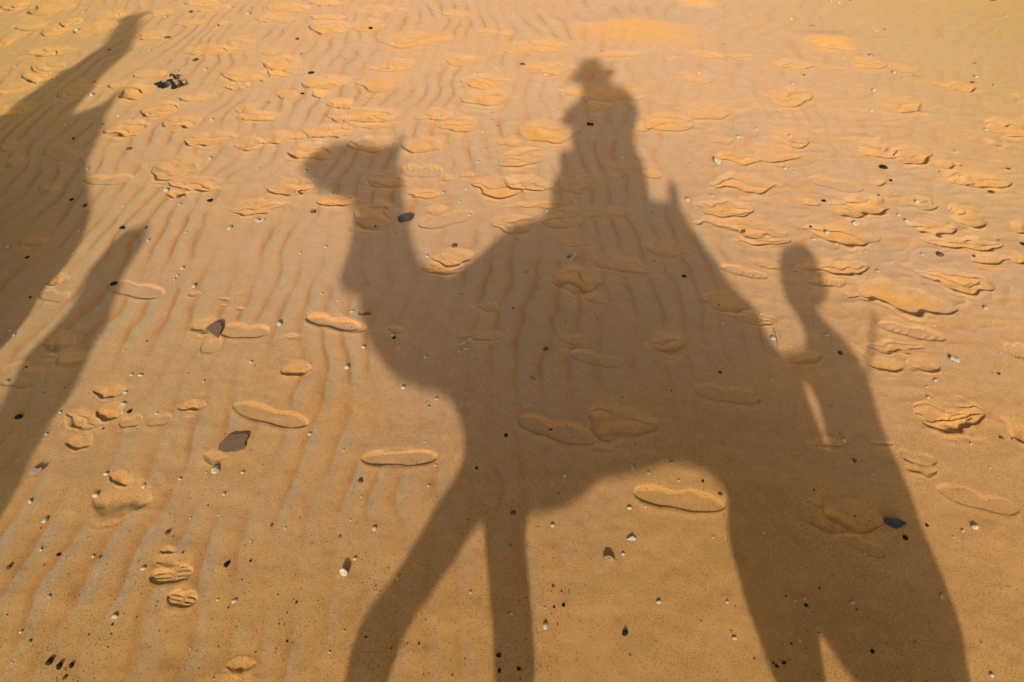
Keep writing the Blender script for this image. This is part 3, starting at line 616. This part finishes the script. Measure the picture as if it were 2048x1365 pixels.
# ------------------------------------------------------------------ pebbles, shells and scraps lying on the sand
# zoom: x y radius colour (w white, g grey, k black, b brown)
PEB = {
1: """485 33 8 g;490 68 9 w;20 70 9 w;970 97 10 w;1115 70 13 b;450 170 14 w;236 173 6 w;980 226 14 b;1433 3 9 w;1280 155 8 b;1385 163 6 w;1455 90 13 w;1540 115 8 w;1690 65 6 w;1705 130 6 w;1740 232 12 b;640 295 8 k;765 293 8 g;880 298 10 w;820 313 6 g
1020 345 10 w;950 360 6 w;1145 358 16 b;1205 410 13 w;1040 422 9 w;1820 428 14 k;1760 322 10 g;2020 350 8 w;90 393 8 w;58 395 4 w;1515 468 7 g;1905 447 8 w;1170 468 6 w;550 482 9 g;540 562 14 w;160 568 6 g;400 618 6 g;1770 553 9 k;1750 550 5 w
1860 585 7 w;1900 615 8 w;2000 628 11 w;1570 607 10 g;1125 645 5 w;865 662 10 w;695 680 8 w;385 730 12 w;590 733 14 g;1240 705 12 w;430 815 8 k;140 930 8 w;1230 930 12 w;755 873 12 b;735 880 6 w;514 992 10 w;912 1063 6 w;945 1105 7 w;975 1117 16 w
1052 1155 16 b;1053 1200 9 w;1230 1178 14 k;720 1203 8 w;243 1110 8 w;420 1170 12 k;497 1205 14 b;515 1243 4 k;1510 986 9 w;1790 1000 9 w;1838 1040 8 w;1900 1090 6 w;1945 1137 13 w;1830 1240 14 b;1345 1335 16 w;1485 1192 5 w;1300 1240 5 w;715 1338 14 k;853 1337 9 b;463 1355 8 w;970 1330 6 w""",
2: """813 60 8 w;720 85 5 w;630 120 6 w;1635 123 6 w;1760 85 4 w;1262 182 6 w;1455 182 7 w;1190 222 9 w;290 293 8 w;265 350 9 g;412 157 12 k;65 428 13 b;148 448 8 w;1768 302 10 g;1565 303 5 w;1620 315 5 w;1835 382 6 w;2006 403 8 w;1245 347 5 w
1303 382 13 b;1147 403 10 w;925 398 9 w;1025 432 9 w;1387 436 9 w;1460 442 6 w;1810 478 6 w;1538 553 8 w;1608 560 6 w;1675 577 8 w;1678 600 8 g;1997 577 7 w;885 556 7 w;906 617 11 w;1127 657 4 k;1513 647 9 w;1160 740 6 b;1122 700 5 g;458 595 8 w
147 613 8 w;245 627 10 w;105 587 6 w;15 553 8 k;820 678 10 w;980 692 6 w;1070 772 8 w;1820 720 4 k;1940 740 8 g;1632 772 8 g;1085 877 9 w;1888 920 14 w;1683 833 5 g;1450 852 7 w;1043 945 11 w;1042 993 6 w;1045 1008 8 w;1643 1000 10 w;1888 1040 7 g
32 998 11 w;80 1042 9 w;190 1045 6 g;143 1092 6 w;188 1137 14 w;345 1180 4 k;975 1105 8 w;838 1125 12 w;935 1178 9 w;1045 1107 9 w;1190 1178 8 w;1467 1175 5 w;1587 1183 7 g;510 1210 4 k;905 1225 8 w;990 1250 9 w;76 1242 15 b;1445 1233 8 w
1782 1265 16 w;1818 1258 6 w;440 1318 8 k;575 812 9 w;613 832 7 w""",
3: """985 10 8 w;1033 18 7 w;1093 2 9 k;1870 3 14 b;628 75 8 w;412 112 8 w;770 108 7 w;858 95 4 g;935 95 5 g;1043 104 5 w;1150 115 5 w;890 143 10 g;1940 87 9 w;340 168 6 w;226 206 6 w;402 248 8 g;22 261 6 w;1236 171 9 w;1282 160 7 b;1037 178 3 k
1887 161 6 w;1206 306 14 g;1778 350 11 g;1332 398 13 w;1782 420 11 w;1380 427 9 w;1445 411 7 g;838 415 5 k;265 402 11 w;163 441 7 w;385 425 8 w;418 335 6 w;777 465 12 w;803 489 8 w;480 465 5 w;1222 498 13 w;978 489 5 w;1762 452 9 b;1880 468 11 w
1950 424 6 w;300 587 12 w;210 631 8 w;205 658 5 w;1208 609 9 w;1523 599 6 w;650 648 7 w;581 703 12 w;483 748 11 w;767 733 11 w;1832 710 11 w;643 857 8 w;738 920 13 w;762 922 8 w;787 936 7 w;887 898 8 w;1270 803 10 w;1507 808 5 w
1275 914 17 k;1672 830 10 w;1338 940 7 w;1957 924 9 b;1578 938 4 k;1990 827 5 w;1315 985 9 k;1700 958 8 w;443 963 8 g;218 889 6 g;340 1067 10 w;205 1092 14 w;950 1098 10 k;893 1042 6 w;1340 1052 7 w;1250 1065 6 b;1865 1055 13 b;1460 1098 14 w
268 1153 6 w;15 1158 8 g;1087 1172 12 b;1358 1176 8 w;1400 1210 13 w;880 1226 8 k;857 1241 5 w;968 1259 14 w;1103 1199 8 w;513 1253 12 b;895 1304 10 w;1015 1337 7 w;1903 1312 5 k;2036 1338 12 k;742 1361 7 w""",
5: """745 137 10 w;590 192 8 w;793 257 11 g;187 281 14 k;78 295 7 w;22 201 11 g;1175 145 10 w;1170 316 6 w;1243 255 14 w;1485 162 12 w;1583 167 20 b;1768 173 12 b;378 430 6 k;605 482 8 w;398 532 13 w;248 535 5 g;672 617 20 w;768 658 7 w
965 602 15 w;1040 702 17 b;570 674 7 g;385 801 11 k;665 835 14 w;118 901 6 k;585 923 9 g;597 960 5 b;795 980 7 g;804 1013 7 g;968 1070 6 g;602 1090 10 g;985 988 6 b;1062 1167 16 w;1037 1133 5 k;1120 1285 15 b;1200 1183 6 g;1211 1355 12 w
115 1297 12 g;1830 457 14 w;1550 550 8 w;1560 848 14 w;1513 882 10 w;1518 940 12 w;1867 810 4 k;1904 815 8 k;1912 703 7 w;1752 1196 9 w;1922 1163 13 b;1978 1166 6 k;1855 1322 9 w""",
4: """50 130 16 w;158 193 14 k;432 165 10 w;463 37 9 w;870 97 11 w;1090 45 9 w;1068 255 14 w;1020 320 13 w;1040 300 10 w;1135 362 18 w;665 347 20 k;1905 127 12 w;1755 163 10 w;1885 405 11 w;1978 443 8 w;1650 235 5 b;1635 578 22 w;85 648 14 w
60 625 10 w;38 625 8 w;178 427 10 k;310 717 11 w;505 656 9 g;155 835 10 b;125 850 8 w;42 913 16 g;725 735 7 w;860 683 8 b;770 880 12 w;822 880 16 w;1190 916 12 w;1467 802 12 w;1490 822 7 b;733 982 14 w;722 1048 18 w;758 1095 16 k;722 1097 8 w
917 1103 10 w;253 985 13 g;378 955 6 k;110 1125 24 k;607 1193 7 k;353 1097 12 w;272 1225 14 w;1372 967 5 w;1815 815 11 w;1795 830 6 w;2030 835 20 w;1813 1225 14 w;1400 1250 9 g;2010 1320 10 w;1103 868 5 k;965 1198 5 w""",
6: """560 268 22 w;843 212 20 w;620 142 16 w;180 305 16 w;265 415 22 w;1053 170 12 w;1420 135 12 w;1262 118 30 w;1207 133 7 w;1218 327 6 k;1312 262 12 w;1115 400 9 w;1278 383 6 w;980 487 18 b;1670 460 9 w;1468 533 7 w;55 695 20 b;240 585 13 w
345 620 12 k;548 628 14 w;585 632 10 b;840 697 18 w;1328 675 20 k;1465 648 9 k;1988 508 8 g;2015 718 24 w;292 863 18 g;675 978 20 w;658 1025 9 k;1372 885 18 w;1275 880 9 w;1735 892 9 k;1335 925 7 k;1415 760 6 k;1345 740 5 k;1628 847 5 k
125 1070 12 w;40 972 8 g;180 1122 10 b;522 1083 6 k;650 1080 6 k;1680 1120 8 k;1115 1165 7 w;1277 1150 5 k;1928 1187 8 w;635 1157 5 k;75 1250 9 w;1495 1185 7 b;380 1338 16 b;295 1245 26 k;350 1270 22 k;420 1265 18 k""",
7: """352 13 8 w;210 185 18 b;605 210 10 w;213 277 9 w;653 275 8 g;642 87 12 w;888 105 12 k;1402 145 16 w;1895 133 14 w;1100 367 18 b;1115 482 6 g;805 490 8 g;1082 570 14 g;88 508 9 b;290 460 20 w;150 413 8 w;182 430 6 b;175 638 14 w
427 750 12 w;525 768 8 g;852 832 14 w;1332 438 16 w;1782 337 16 w;1877 330 7 w;1745 605 14 w;1953 887 16 w;1397 910 13 k;1340 920 9 k;1383 825 7 k;1335 800 10 b;1095 955 12 w;1285 922 8 w;1290 1028 22 w;1757 1070 22 k;1018 1198 16 k
1020 1290 14 k;1135 1278 13 k;1142 1337 7 k;550 1134 8 k;240 1097 9 k;588 992 5 k;447 1095 7 g;113 1063 8 w;27 1187 10 w;663 1170 6 w;1785 1197 7 b""",
8: """30 177 10 w;170 183 10 k;272 258 16 b;227 505 10 w;522 482 12 w;1118 605 11 w;1062 378 8 k;822 230 7 k;1060 62 15 w;1158 137 13 w;1357 512 20 k;1485 438 11 k;1692 471 12 w;1638 506 10 w;1762 450 22 w;1850 100 9 w;1568 853 19 w;1050 887 20 w
1073 931 9 b;855 802 8 k;710 877 12 w;765 864 12 w;775 905 12 k;657 850 6 k;313 888 12 w;355 1098 15 w;690 1130 8 k;647 1242 15 k;603 1262 12 k;1163 1177 16 k;473 1220 8 b;1865 1315 17 w;160 1000 6 b;335 1055 5 k;1243 1128 5 k;1165 383 8 g""",
9: """565 50 6 g;148 127 9 w;902 122 16 b;743 180 13 w;395 345 10 g;1325 275 16 g;1573 185 14 b;1392 368 11 g;1364 395 8 g;1255 80 6 g;1103 188 6 w;1025 247 6 w;942 410 14 g;1143 457 9 w;1247 487 8 k;932 520 5 k;1556 560 5 k;1740 545 5 k
1520 610 6 w;130 405 10 w;222 443 7 w;305 507 14 w;545 643 15 w;548 658 13 k;372 718 15 w;663 720 9 g;735 767 14 w;1437 727 19 b;1605 726 5 k;275 835 20 w;603 947 17 w;535 957 8 w;797 1012 15 w;752 1060 10 g;743 1028 7 g;1360 900 18 g
1885 1007 12 g;1207 1228 15 k;1468 1190 9 k;1392 1240 9 w;1005 1182 7 w;1962 1282 6 k;730 1268 9 w;255 1310 9 w"""}
MATS = {'w': M_WHITE, 'g': M_GREY, 'k': M_BLACK, 'b': M_BROWN}
def stone_mesh(seed, col, shape):
    r = random.Random(seed); bm = bmesh.new(); bmesh.ops.create_icosphere(bm, subdivisions=3, radius=1)
    off = Vector((r.uniform(-50, 50), r.uniform(-50, 50), r.uniform(-50, 50)))
    flat = {'round': .78, 'disc': .42, 'lump': .62, 'angular': .6, 'shell': .5}[shape]
    cuts = [(Vector((r.gauss(0, 1), r.gauss(0, 1), r.gauss(0, 1))).normalized(), r.uniform(.55, .8)) for _ in range(9)]
    for v in bm.verts:
        n = v.co.normalized(); k = 1 + .10 * mnoise.noise(n * 1.5 + off)
        if shape == 'lump': k += .32 * mnoise.noise(n * 2.6 + off) + .16 * mnoise.noise(n * 6 + off)
        p = n * k
        if shape == 'angular':
            for c, d in cuts:
                q = p.dot(c)
                if q > d: p -= c * (q - d)
            p *= 1.25
        if shape == 'shell':                                 # coiled snail shell: a spiral groove round a low cone
            a = math.atan2(n.y, n.x); rad = math.hypot(n.x, n.y)
            gz = math.cos((rad * 2.6 - a / (2 * math.pi)) * 2 * math.pi)
            p = n * (k - .05 * (1 - gz) * (n.z > -.2) + .12 * ((a / (2 * math.pi)) % 1) * rad)
        p.z *= flat; v.co = p
    me = bpy.data.meshes.new('pebble'); bm.to_mesh(me); bm.free(); me.materials.append(MATS[col]); me.shade_smooth(); return me
SHAPES = {'w': ('round', 'disc', 'shell', 'lump', 'round', 'shell'), 'g': ('round', 'disc', 'lump', 'shell'), 'k': ('round', 'angular', 'angular', 'lump'), 'b': ('lump', 'shell', 'angular', 'round')}
LIB = {c: [(sh, stone_mesh(100 * i + ord(c), c, sh)) for i, sh in enumerate(SHAPES[c])] for c in SHAPES}
MARKS = [("the camel's head shadow", 700, 340), ("the camel's neck shadow", 765, 540), ("the rider's hat shadow", 1185, 145), ("the rider's body shadow", 1210, 265), ("the saddle handle's shadow", 1348, 380),
 ("the camel's chest shadow", 800, 720), ("the camel's flank shadow", 1150, 640), ("the camel's belly shadow", 1200, 900), ("the stretched foreleg's shadow", 760, 1230), ("the straight foreleg's shadow", 1030, 1190),
 ("the camel's rump shadow", 1450, 580), ("the hind leg shadow", 1560, 1190), ("the right walker's head shadow", 1600, 540), ("the right walker's robe shadow", 1830, 1150), ("the top left rider's shadow", 245, 70),
 ("the dark left edge shadow", 70, 380), ("the left walker's head shadow", 280, 470), ("the left walker's robe shadow", 140, 750), ("the charred black scrap", 340, 165), ("the flat dark stone", 1795, 1047),
 ("the sole print under the belly", 1357, 997), ("the heel and toe print", 352, 1150), ("the rounded hollow at lower left", 245, 985), ("the sunlit scarp", 1290, 78), ("the bone splinters", 925, 690),
 ("the treaded print at right", 1825, 660), ("the big hoof hollow at right", 1902, 835), ("the long sole print at left", 545, 830), ("the top right corner", 2000, 40), ("the bottom left corner", 90, 1300),
 ("the bottom right corner", 1990, 1330), ("the top edge's middle", 900, 30), ("the open sand right of the rider", 1560, 220), ("the trampled far right edge", 1990, 400), ("the trampled top left prints", 520, 230),
 ("the split shell", 1436, 322), ("the grey oblong stone", 810, 438), ("the small pit with lump", 440, 920), ("the lit gap ahead of the legs", 560, 1130), ("the lit sand between the legs", 1270, 1200)]
ents = []
for z, txt in PEB.items():
    ox, oy, f = ZO[z]
    for e in txt.replace('\n', ';').split(';'):
        q = e.split(); ents.append([ox + float(q[0]) / f, oy + float(q[1]) / f, float(q[2]) / f, q[3]])
ents.sort(key=lambda e: -e[2])
uniq = []
for e in ents:
    if all(math.hypot(e[0] - o[0], e[1] - o[1]) > 4.5 for o in uniq): uniq.append(e)
NMAX = 280
pr = random.Random(11); info = []
small_v, small_f, small_m = [], [], []
def place_matrix(px, py, rad, sx, sy, sink, rz, tilt):
    X, Y = ground(px, py)
    return Matrix.Translation((X, Y, zat(X, Y) + rad * sink)) @ Matrix.Rotation(rz, 4, 'Z') @ Matrix.Rotation(tilt, 4, 'X') @ Matrix.Diagonal((rad * sx, rad * sy, rad, 1))
WORDC = {'w': 'chalky white', 'g': 'dull grey', 'k': 'glossy black', 'b': 'rough brown'}
WORDS = {'round': 'rounded pebble', 'disc': 'flat pebble', 'shell': 'coiled shell', 'lump': 'knobbly stone', 'angular': 'sharp-edged chip'}
for i, (px, py, rp, col) in enumerate(uniq):
    rad = max(.0022, rp * (.82 if py > 500 else 1.0) / ppm(py)); sh, me = pr.choice(LIB[col])
    M = place_matrix(px, py, rad, pr.uniform(.95, 1.3), pr.uniform(.75, 1.0), .10, pr.uniform(0, 6.28), pr.uniform(-.25, .25))
    if i < NMAX:
        o = bpy.data.objects.new('pebble' if sh != 'shell' else 'snail_shell', me); scene.collection.objects.link(o)
        o.matrix_world = M; tag(o, None, 'shell' if sh == 'shell' else 'pebble', 'pebbles and shells strewn over the sand'); info.append((o, px, py, rad, col, sh))
    else:
        co = np.array([M @ v.co for v in me.vertices]); base = len(small_v)
        small_v.extend(co.tolist()); small_f.extend([[base + k for k in p.vertices] for p in me.polygons]); small_m.extend(['wgkb'.index(col)] * len(me.polygons))
ORD = ['nearest', 'second nearest', 'third nearest', 'fourth nearest', 'fifth nearest', 'sixth nearest', 'seventh nearest', 'eighth nearest', 'ninth nearest', 'tenth nearest', 'eleventh nearest', 'twelfth nearest']
keyd = {}
for t_ in info:
    o, px, py, rad, col, sh = t_
    m = min(MARKS, key=lambda k: math.hypot(k[1] - px, k[2] - py)); dx, dy = px - m[1], py - m[2]
    d = ('left of' if dx < 0 else 'right of') if abs(dx) > abs(dy) else ('above' if dy < 0 else 'below')
    size = 'tiny' if rad < .006 else 'small' if rad < .0105 else 'larger'
    keyd.setdefault((size, col, sh, d, m[0]), []).append((math.hypot(dx, dy), o))
for (size, col, sh, d, mk), lst in keyd.items():
    lst.sort(key=lambda a: a[0])
    for n, (_, o) in enumerate(lst):
        if len(lst) == 1: o['label'] = f'{size} {WORDC[col]} {WORDS[sh]} {d} {mk}'
        else: o['label'] = f'{size} {WORDC[col]} {WORDS[sh]} {d} {mk}, {ORD[n].replace(" nearest", "-nearest")}'
# dark coarse grains and crumbs too many to count
GR = random.Random(3)
clumps = [(780, 1320, 60, 90, 170), (1050, 1300, 25, 90, 60), (1110, 1190, 40, 50, 40), (1560, 1200, 40, 150, 70), (1640, 1150, 60, 120, 110), (1760, 1290, 60, 70, 70), (230, 1220, 160, 130, 180), (400, 1060, 110, 90, 90),
          (130, 1335, 40, 20, 40), (1000, 960, 90, 110, 90), (1180, 1120, 500, 220, 320), (1500, 900, 320, 160, 140), (700, 1030, 80, 70, 50), (1900, 1250, 120, 110, 120), (560, 1250, 150, 110, 120), (1000, 680, 260, 160, 90), (440, 880, 60, 30, 24), (300, 1100, 200, 160, 120)]
tet = np.array([(1, 0, -.3), (-.5, .87, -.3), (-.5, -.87, -.3), (0, 0, .8)]); tf = [(0, 2, 1), (0, 1, 3), (1, 2, 3), (2, 0, 3)]
gv, gf, gm = [], [], []
for cx, cy, sx, sy, n in clumps:
    for _ in range(int(n * 1.9)):
        px, py = GR.gauss(cx, sx), GR.gauss(cy, sy)
        if py > 1420 or py < 20: continue
        X, Y = ground(px, py); s = .0014 * math.exp(GR.gauss(0, .42)); M = Matrix.Translation((X, Y, zat(X, Y) + s * .25)) @ Matrix.Rotation(GR.uniform(0, 6.28), 4, 'Z') @ Matrix.Rotation(GR.uniform(-.6, .6), 4, 'X')
        b = len(gv); gv.extend([list(M @ Vector((p * s * GR.uniform(.8, 1.5)).tolist())) for p in tet]); gf.extend([[b + k for k in t] for t in tf]); gm.extend([GR.choice((0, 0, 0, 1, 2))] * 4)
me = bpy.data.meshes.new('coarse_grains'); me.from_pydata(gv, [], gf)
for m in (M_BLACK, M_BROWN, M_GREY): me.materials.append(m)
me.polygons.foreach_set('material_index', gm); o = link('coarse_grains', me, smooth=False); tag(o, 'scattered dark coarse grains and crumbs on the near sand', 'grit', kind='stuff')
if small_v:
    me = bpy.data.meshes.new('tiny_pebbles'); me.from_pydata(small_v, [], small_f)
    for m in (M_WHITE, M_GREY, M_BLACK, M_BROWN): me.materials.append(m)
    me.polygons.foreach_set('material_index', small_m); o = link('tiny_pebbles', me); tag(o, 'tiny crumbs of white and grey stone sprinkled over the sand', 'gravel', kind='stuff')

def flake(name, pts, tilt, thick, mat, label, cat, lift=.0, wob=.0, group=None, zoom=None):
    """a thin piece with its own thickness lying or leaning on the sand; pts are its outline corners in the photo"""
    if zoom: pts = [(zoom[0] + x / zoom[2], zoom[1] + y / zoom[2]) for x, y in pts]
    xs = [p[0] for p in pts]; yb = max(p[1] for p in pts); cx = sum(xs) / len(xs); al = depr(yb); sc = ppm(yb)
    X0, Y0_ = ground(cx, yb); z0 = zat(X0, Y0_) + lift
    bm = bmesh.new(); r = random.Random(int(cx))
    def P(px, py, off):
        a = (px - cx) / sc; w = (yb - py) / (sc * math.sin(al + tilt))
        w2 = w; k = wob * math.sin(a * 90 + w * 60)
        return (a, w2 * math.cos(tilt) - (off + k) * math.sin(tilt), w2 * math.sin(tilt) + (off + k) * math.cos(tilt))
    top = [bm.verts.new(P(x, y, thick)) for x, y in pts]; bot = [bm.verts.new(P(x, y, -thick * .3)) for x, y in pts]
    bm.faces.new(top); bm.faces.new(bot[::-1]); n = len(pts)
    for k in range(n): bm.faces.new((top[(k + 1) % n], top[k], bot[k], bot[(k + 1) % n]))
    bmesh.ops.recalc_face_normals(bm, faces=bm.faces)
    bmesh.ops.bevel(bm, geom=bm.edges[:], offset=thick * .25, segments=1, affect='EDGES', clamp_overlap=True)
    bmesh.ops.triangulate(bm, faces=bm.faces)
    me = bpy.data.meshes.new(name); bm.to_mesh(me); bm.free()
    o = link(name, me, mat, smooth=False); o.location = (X0, Y0_, z0); return tag(o, label, cat, group)
ZA = (280, 120, 17.07); G1 = 'charred black scraps in a heap'
flake('charred_scrap', [(450, 850), (520, 815), (600, 800), (640, 800), (680, 760), (740, 755), (770, 820), (830, 780), (880, 800), (870, 880), (895, 920), (860, 970), (810, 960), (790, 1015), (720, 990), (600, 960), (580, 900), (520, 890)], .8, .003, M_BLACK, 'crumpled black clump at the left end of the charred scraps', 'charred scrap', wob=.006, group=G1, zoom=ZA)
flake('charred_scrap', [(880, 790), (940, 720), (1010, 695), (1100, 680), (1150, 700), (1120, 730), (1190, 800), (1250, 900), (1240, 960), (1190, 1010), (1120, 1025), (1060, 1005), (1080, 900), (1050, 800), (980, 760), (920, 800)], .9, .003, M_BLACK, 'black hooked blade in the middle of the charred scraps', 'charred scrap', wob=.004, group=G1, zoom=ZA)
flake('charred_scrap', [(1150, 700), (1220, 680), (1300, 690), (1420, 770), (1535, 850), (1380, 940), (1330, 965), (1370, 920), (1385, 840), (1340, 750), (1270, 705), (1200, 700)], .9, .003, M_BLACK, 'black curved sickle at the right end of the charred scraps', 'charred scrap', wob=.004, group=G1, zoom=ZA)
flake('charred_scrap', [(1030, 490), (1100, 525), (1170, 515), (1200, 565), (1300, 560), (1380, 575), (1300, 585), (1220, 590), (1240, 620), (1310, 640), (1360, 690), (1290, 665), (1240, 680), (1170, 675), (1140, 640), (1120, 560), (1040, 605), (1000, 610), (1030, 560)], .9, .003, M_BLACK, 'black forked piece on top of the charred scraps', 'charred scrap', lift=.003, wob=.004, group=G1, zoom=ZA)
flake('flat_stone', [(790, 585), (920, 592), (1060, 615), (1140, 655), (1200, 690), (1080, 750), (960, 795), (850, 745), (775, 680), (772, 620)], .12, .012, M_SLATE, 'flat pointed dark slate lying in the right walker\'s robe shadow', 'stone', zoom=(1700, 980, 10.24))
flake('stick', [(1174, 246), (1187, 248), (1187, 252), (1175, 251)], .2, .008, M_BLACK, "short black stick lying in the rider's chest shadow", 'stick')
o = flake('oblong_stone', [(795, 436), (801, 432), (812, 431), (822, 433), (825, 437), (820, 442), (808, 444), (799, 446), (796, 442)], .35, .016, M_SLATE, "grey oblong stone at the edge of the camel's neck shadow", 'stone')
flake('split_shell', [(1429, 316), (1433, 315), (1438, 318), (1442, 318), (1443, 323), (1440, 328), (1436, 331), (1434, 326), (1430, 324)], .6, .007, M_WHITE, 'split two-lobed shell with dark rim right of the saddle shadow', 'shell')
flake('hollow_shade_flake', [(436, 902), (433, 890), (439, 880), (445, 873), (454, 869), (462, 870), (470, 868), (480, 867), (486, 870), (487, 879), (484, 886), (488, 893), (484, 901), (470, 905), (450, 906)], .10, .006, M_HOLLOWSHADE, 'dark brown flake imitating hollow shade above a knobbly white stone, left of the stretched foreleg', 'shade patch', lift=-.002)  # shade in a hollow, put in as a dark flat flake
flake('hollow_shade_flake', [(404, 658), (411, 648), (421, 643), (431, 645), (437, 655), (436, 676), (428, 672), (416, 664)], .14, .006, M_HOLLOWSHADE, 'small fan-shaped flake imitating hollow shade beside a sole print, left of the camel neck shadow', 'shade patch', lift=.0)  # smaller flake, its brown stands for shadow in a hollow
G2 = 'bone splinters under the camel\'s neck shadow'
flake('bone_splinter', [(910, 445), (940, 435), (985, 405), (1020, 385), (1045, 390), (1040, 410), (1010, 410), (970, 440), (925, 462)], .3, .004, M_BONE, 'longest pale bone splinter with knobbed tip, upper of three', 'bone', group=G2, zoom=(740, 600, 5.12))
flake('bone_splinter', [(890, 490), (905, 480), (912, 505), (935, 525), (920, 533), (898, 515)], .3, .004, M_BONE, 'short bent pale bone splinter, lower left of three', 'bone', group=G2, zoom=(740, 600, 5.12))
flake('bone_splinter', [(945, 493), (1010, 485), (1016, 498), (960, 503)], .3, .004, M_BONE, 'short straight pale bone splinter, lower right of three', 'bone', group=G2, zoom=(740, 600, 5.12))
flake('shell_shard', [(268, 520), (290, 480), (310, 456), (312, 495)], .3, .003, M_BONE, "pale triangular shell shard in the camel's chest shadow", 'shell', zoom=(740, 600, 5.12))
flake('straw', [(1565, 215), (1610, 158), (1630, 160), (1605, 200), (1585, 215)], .3, .003, M_STRAW, "pale split straw leaning beside a brown pebble in the camel's back shadow", 'straw', zoom=ZO[9])
flake('straw', [(707, 577), (713, 577), (712, 605), (710, 640), (713, 668), (702, 670), (706, 640), (708, 605)], .3, .003, M_STRAW, 'thin white straw beside the shell in the notch left of the right walker', 'straw', zoom=ZO[5])
flake('straw', [(1283, 133), (1312, 147), (1340, 160), (1338, 163), (1310, 151)], .2, .0018, M_STRAW, "fine white straw on lit sand right of the right walker's head shadow", 'straw', zoom=ZO[5])
flake('twig', [(1405, 1275), (1442, 1300), (1440, 1304), (1403, 1279)], .2, .002, M_TWIG, "thin reddish twig just right of the right walker's robe shadow", 'twig', zoom=ZO[5])
flake('twig', [(336, 518), (360, 527), (380, 515), (412, 518), (412, 528), (380, 532), (345, 530)], .3, .003, M_TWIG, "short brown twig at the front edge of the camel's chest shadow", 'twig', zoom=ZO[9])
flake('shell_shard', [(727, 1090), (737, 1088), (746, 1110), (743, 1125), (730, 1108)], .3, .003, M_BONE, 'pointed white shell shard at the foot of the hind leg shadow', 'shell', zoom=ZO[8])
flake('shell_shard', [(1790, 85), (1800, 82), (1812, 110), (1806, 122), (1795, 108)], .3, .003, M_BONE, "grey-white shell shard on the edge of the camel's belly shadow", 'shell', zoom=ZO[7])
flake('shell_shard', [(1480, 1285), (1500, 1280), (1520, 1292), (1545, 1280), (1540, 1292), (1520, 1302), (1490, 1298)], .3, .004, M_BONE, "curled white shell shard left of the camel's neck shadow", 'shell', zoom=ZO[1])
flake('shell_shard', [(1755, 38), (1780, 42), (1808, 38), (1805, 46), (1775, 48)], .3, .004, M_BONE, 'long white shell shard near the top edge above the sunlit scarp', 'shell', zoom=ZO[2])
flake('shell_shard', [(1640, 735), (1655, 718), (1670, 730), (1698, 740), (1690, 755), (1665, 748)], .4, .004, M_BONE, 'crumpled white shell shard right of the treaded print at right', 'shell', zoom=ZO[5])
flake('shell_shard', [(1765, 520), (1790, 505), (1805, 500), (1825, 520), (1800, 527)], .4, .005, M_BONE, 'pinkish white shell shard on lit sand between the legs, upper one', 'shell', zoom=ZO[7])
flake('broken_shell', [(1628, 630), (1645, 612), (1670, 615), (1695, 635), (1700, 652), (1672, 648), (1650, 655)], .6, .007, M_SHELLB, 'broken ribbed brown shell on lit sand between the legs', 'shell', zoom=ZO[7])
flake('stone_flake', [(160, 130), (190, 105), (215, 112), (238, 105), (240, 120), (215, 140), (180, 148)], .35, .006, M_GREYP, 'flat mauve stone flake on lit sand below the left walker\'s robe shadow', 'stone', zoom=ZO[6])
flake('stone_flake', [(85, 700), (105, 690), (135, 712), (132, 735), (105, 738), (90, 722)], .7, .012, M_WHITE, 'standing cream stone flake casting a tall shadow left of the stretched foreleg', 'stone', zoom=ZO[7])
flake('stone_flake', [(1107, 1215), (1130, 1205), (1147, 1215), (1135, 1230), (1115, 1228)], .4, .008, M_WHITE, 'angular cream stone flake among the prints right of the rump shadow', 'stone', zoom=ZO[3])
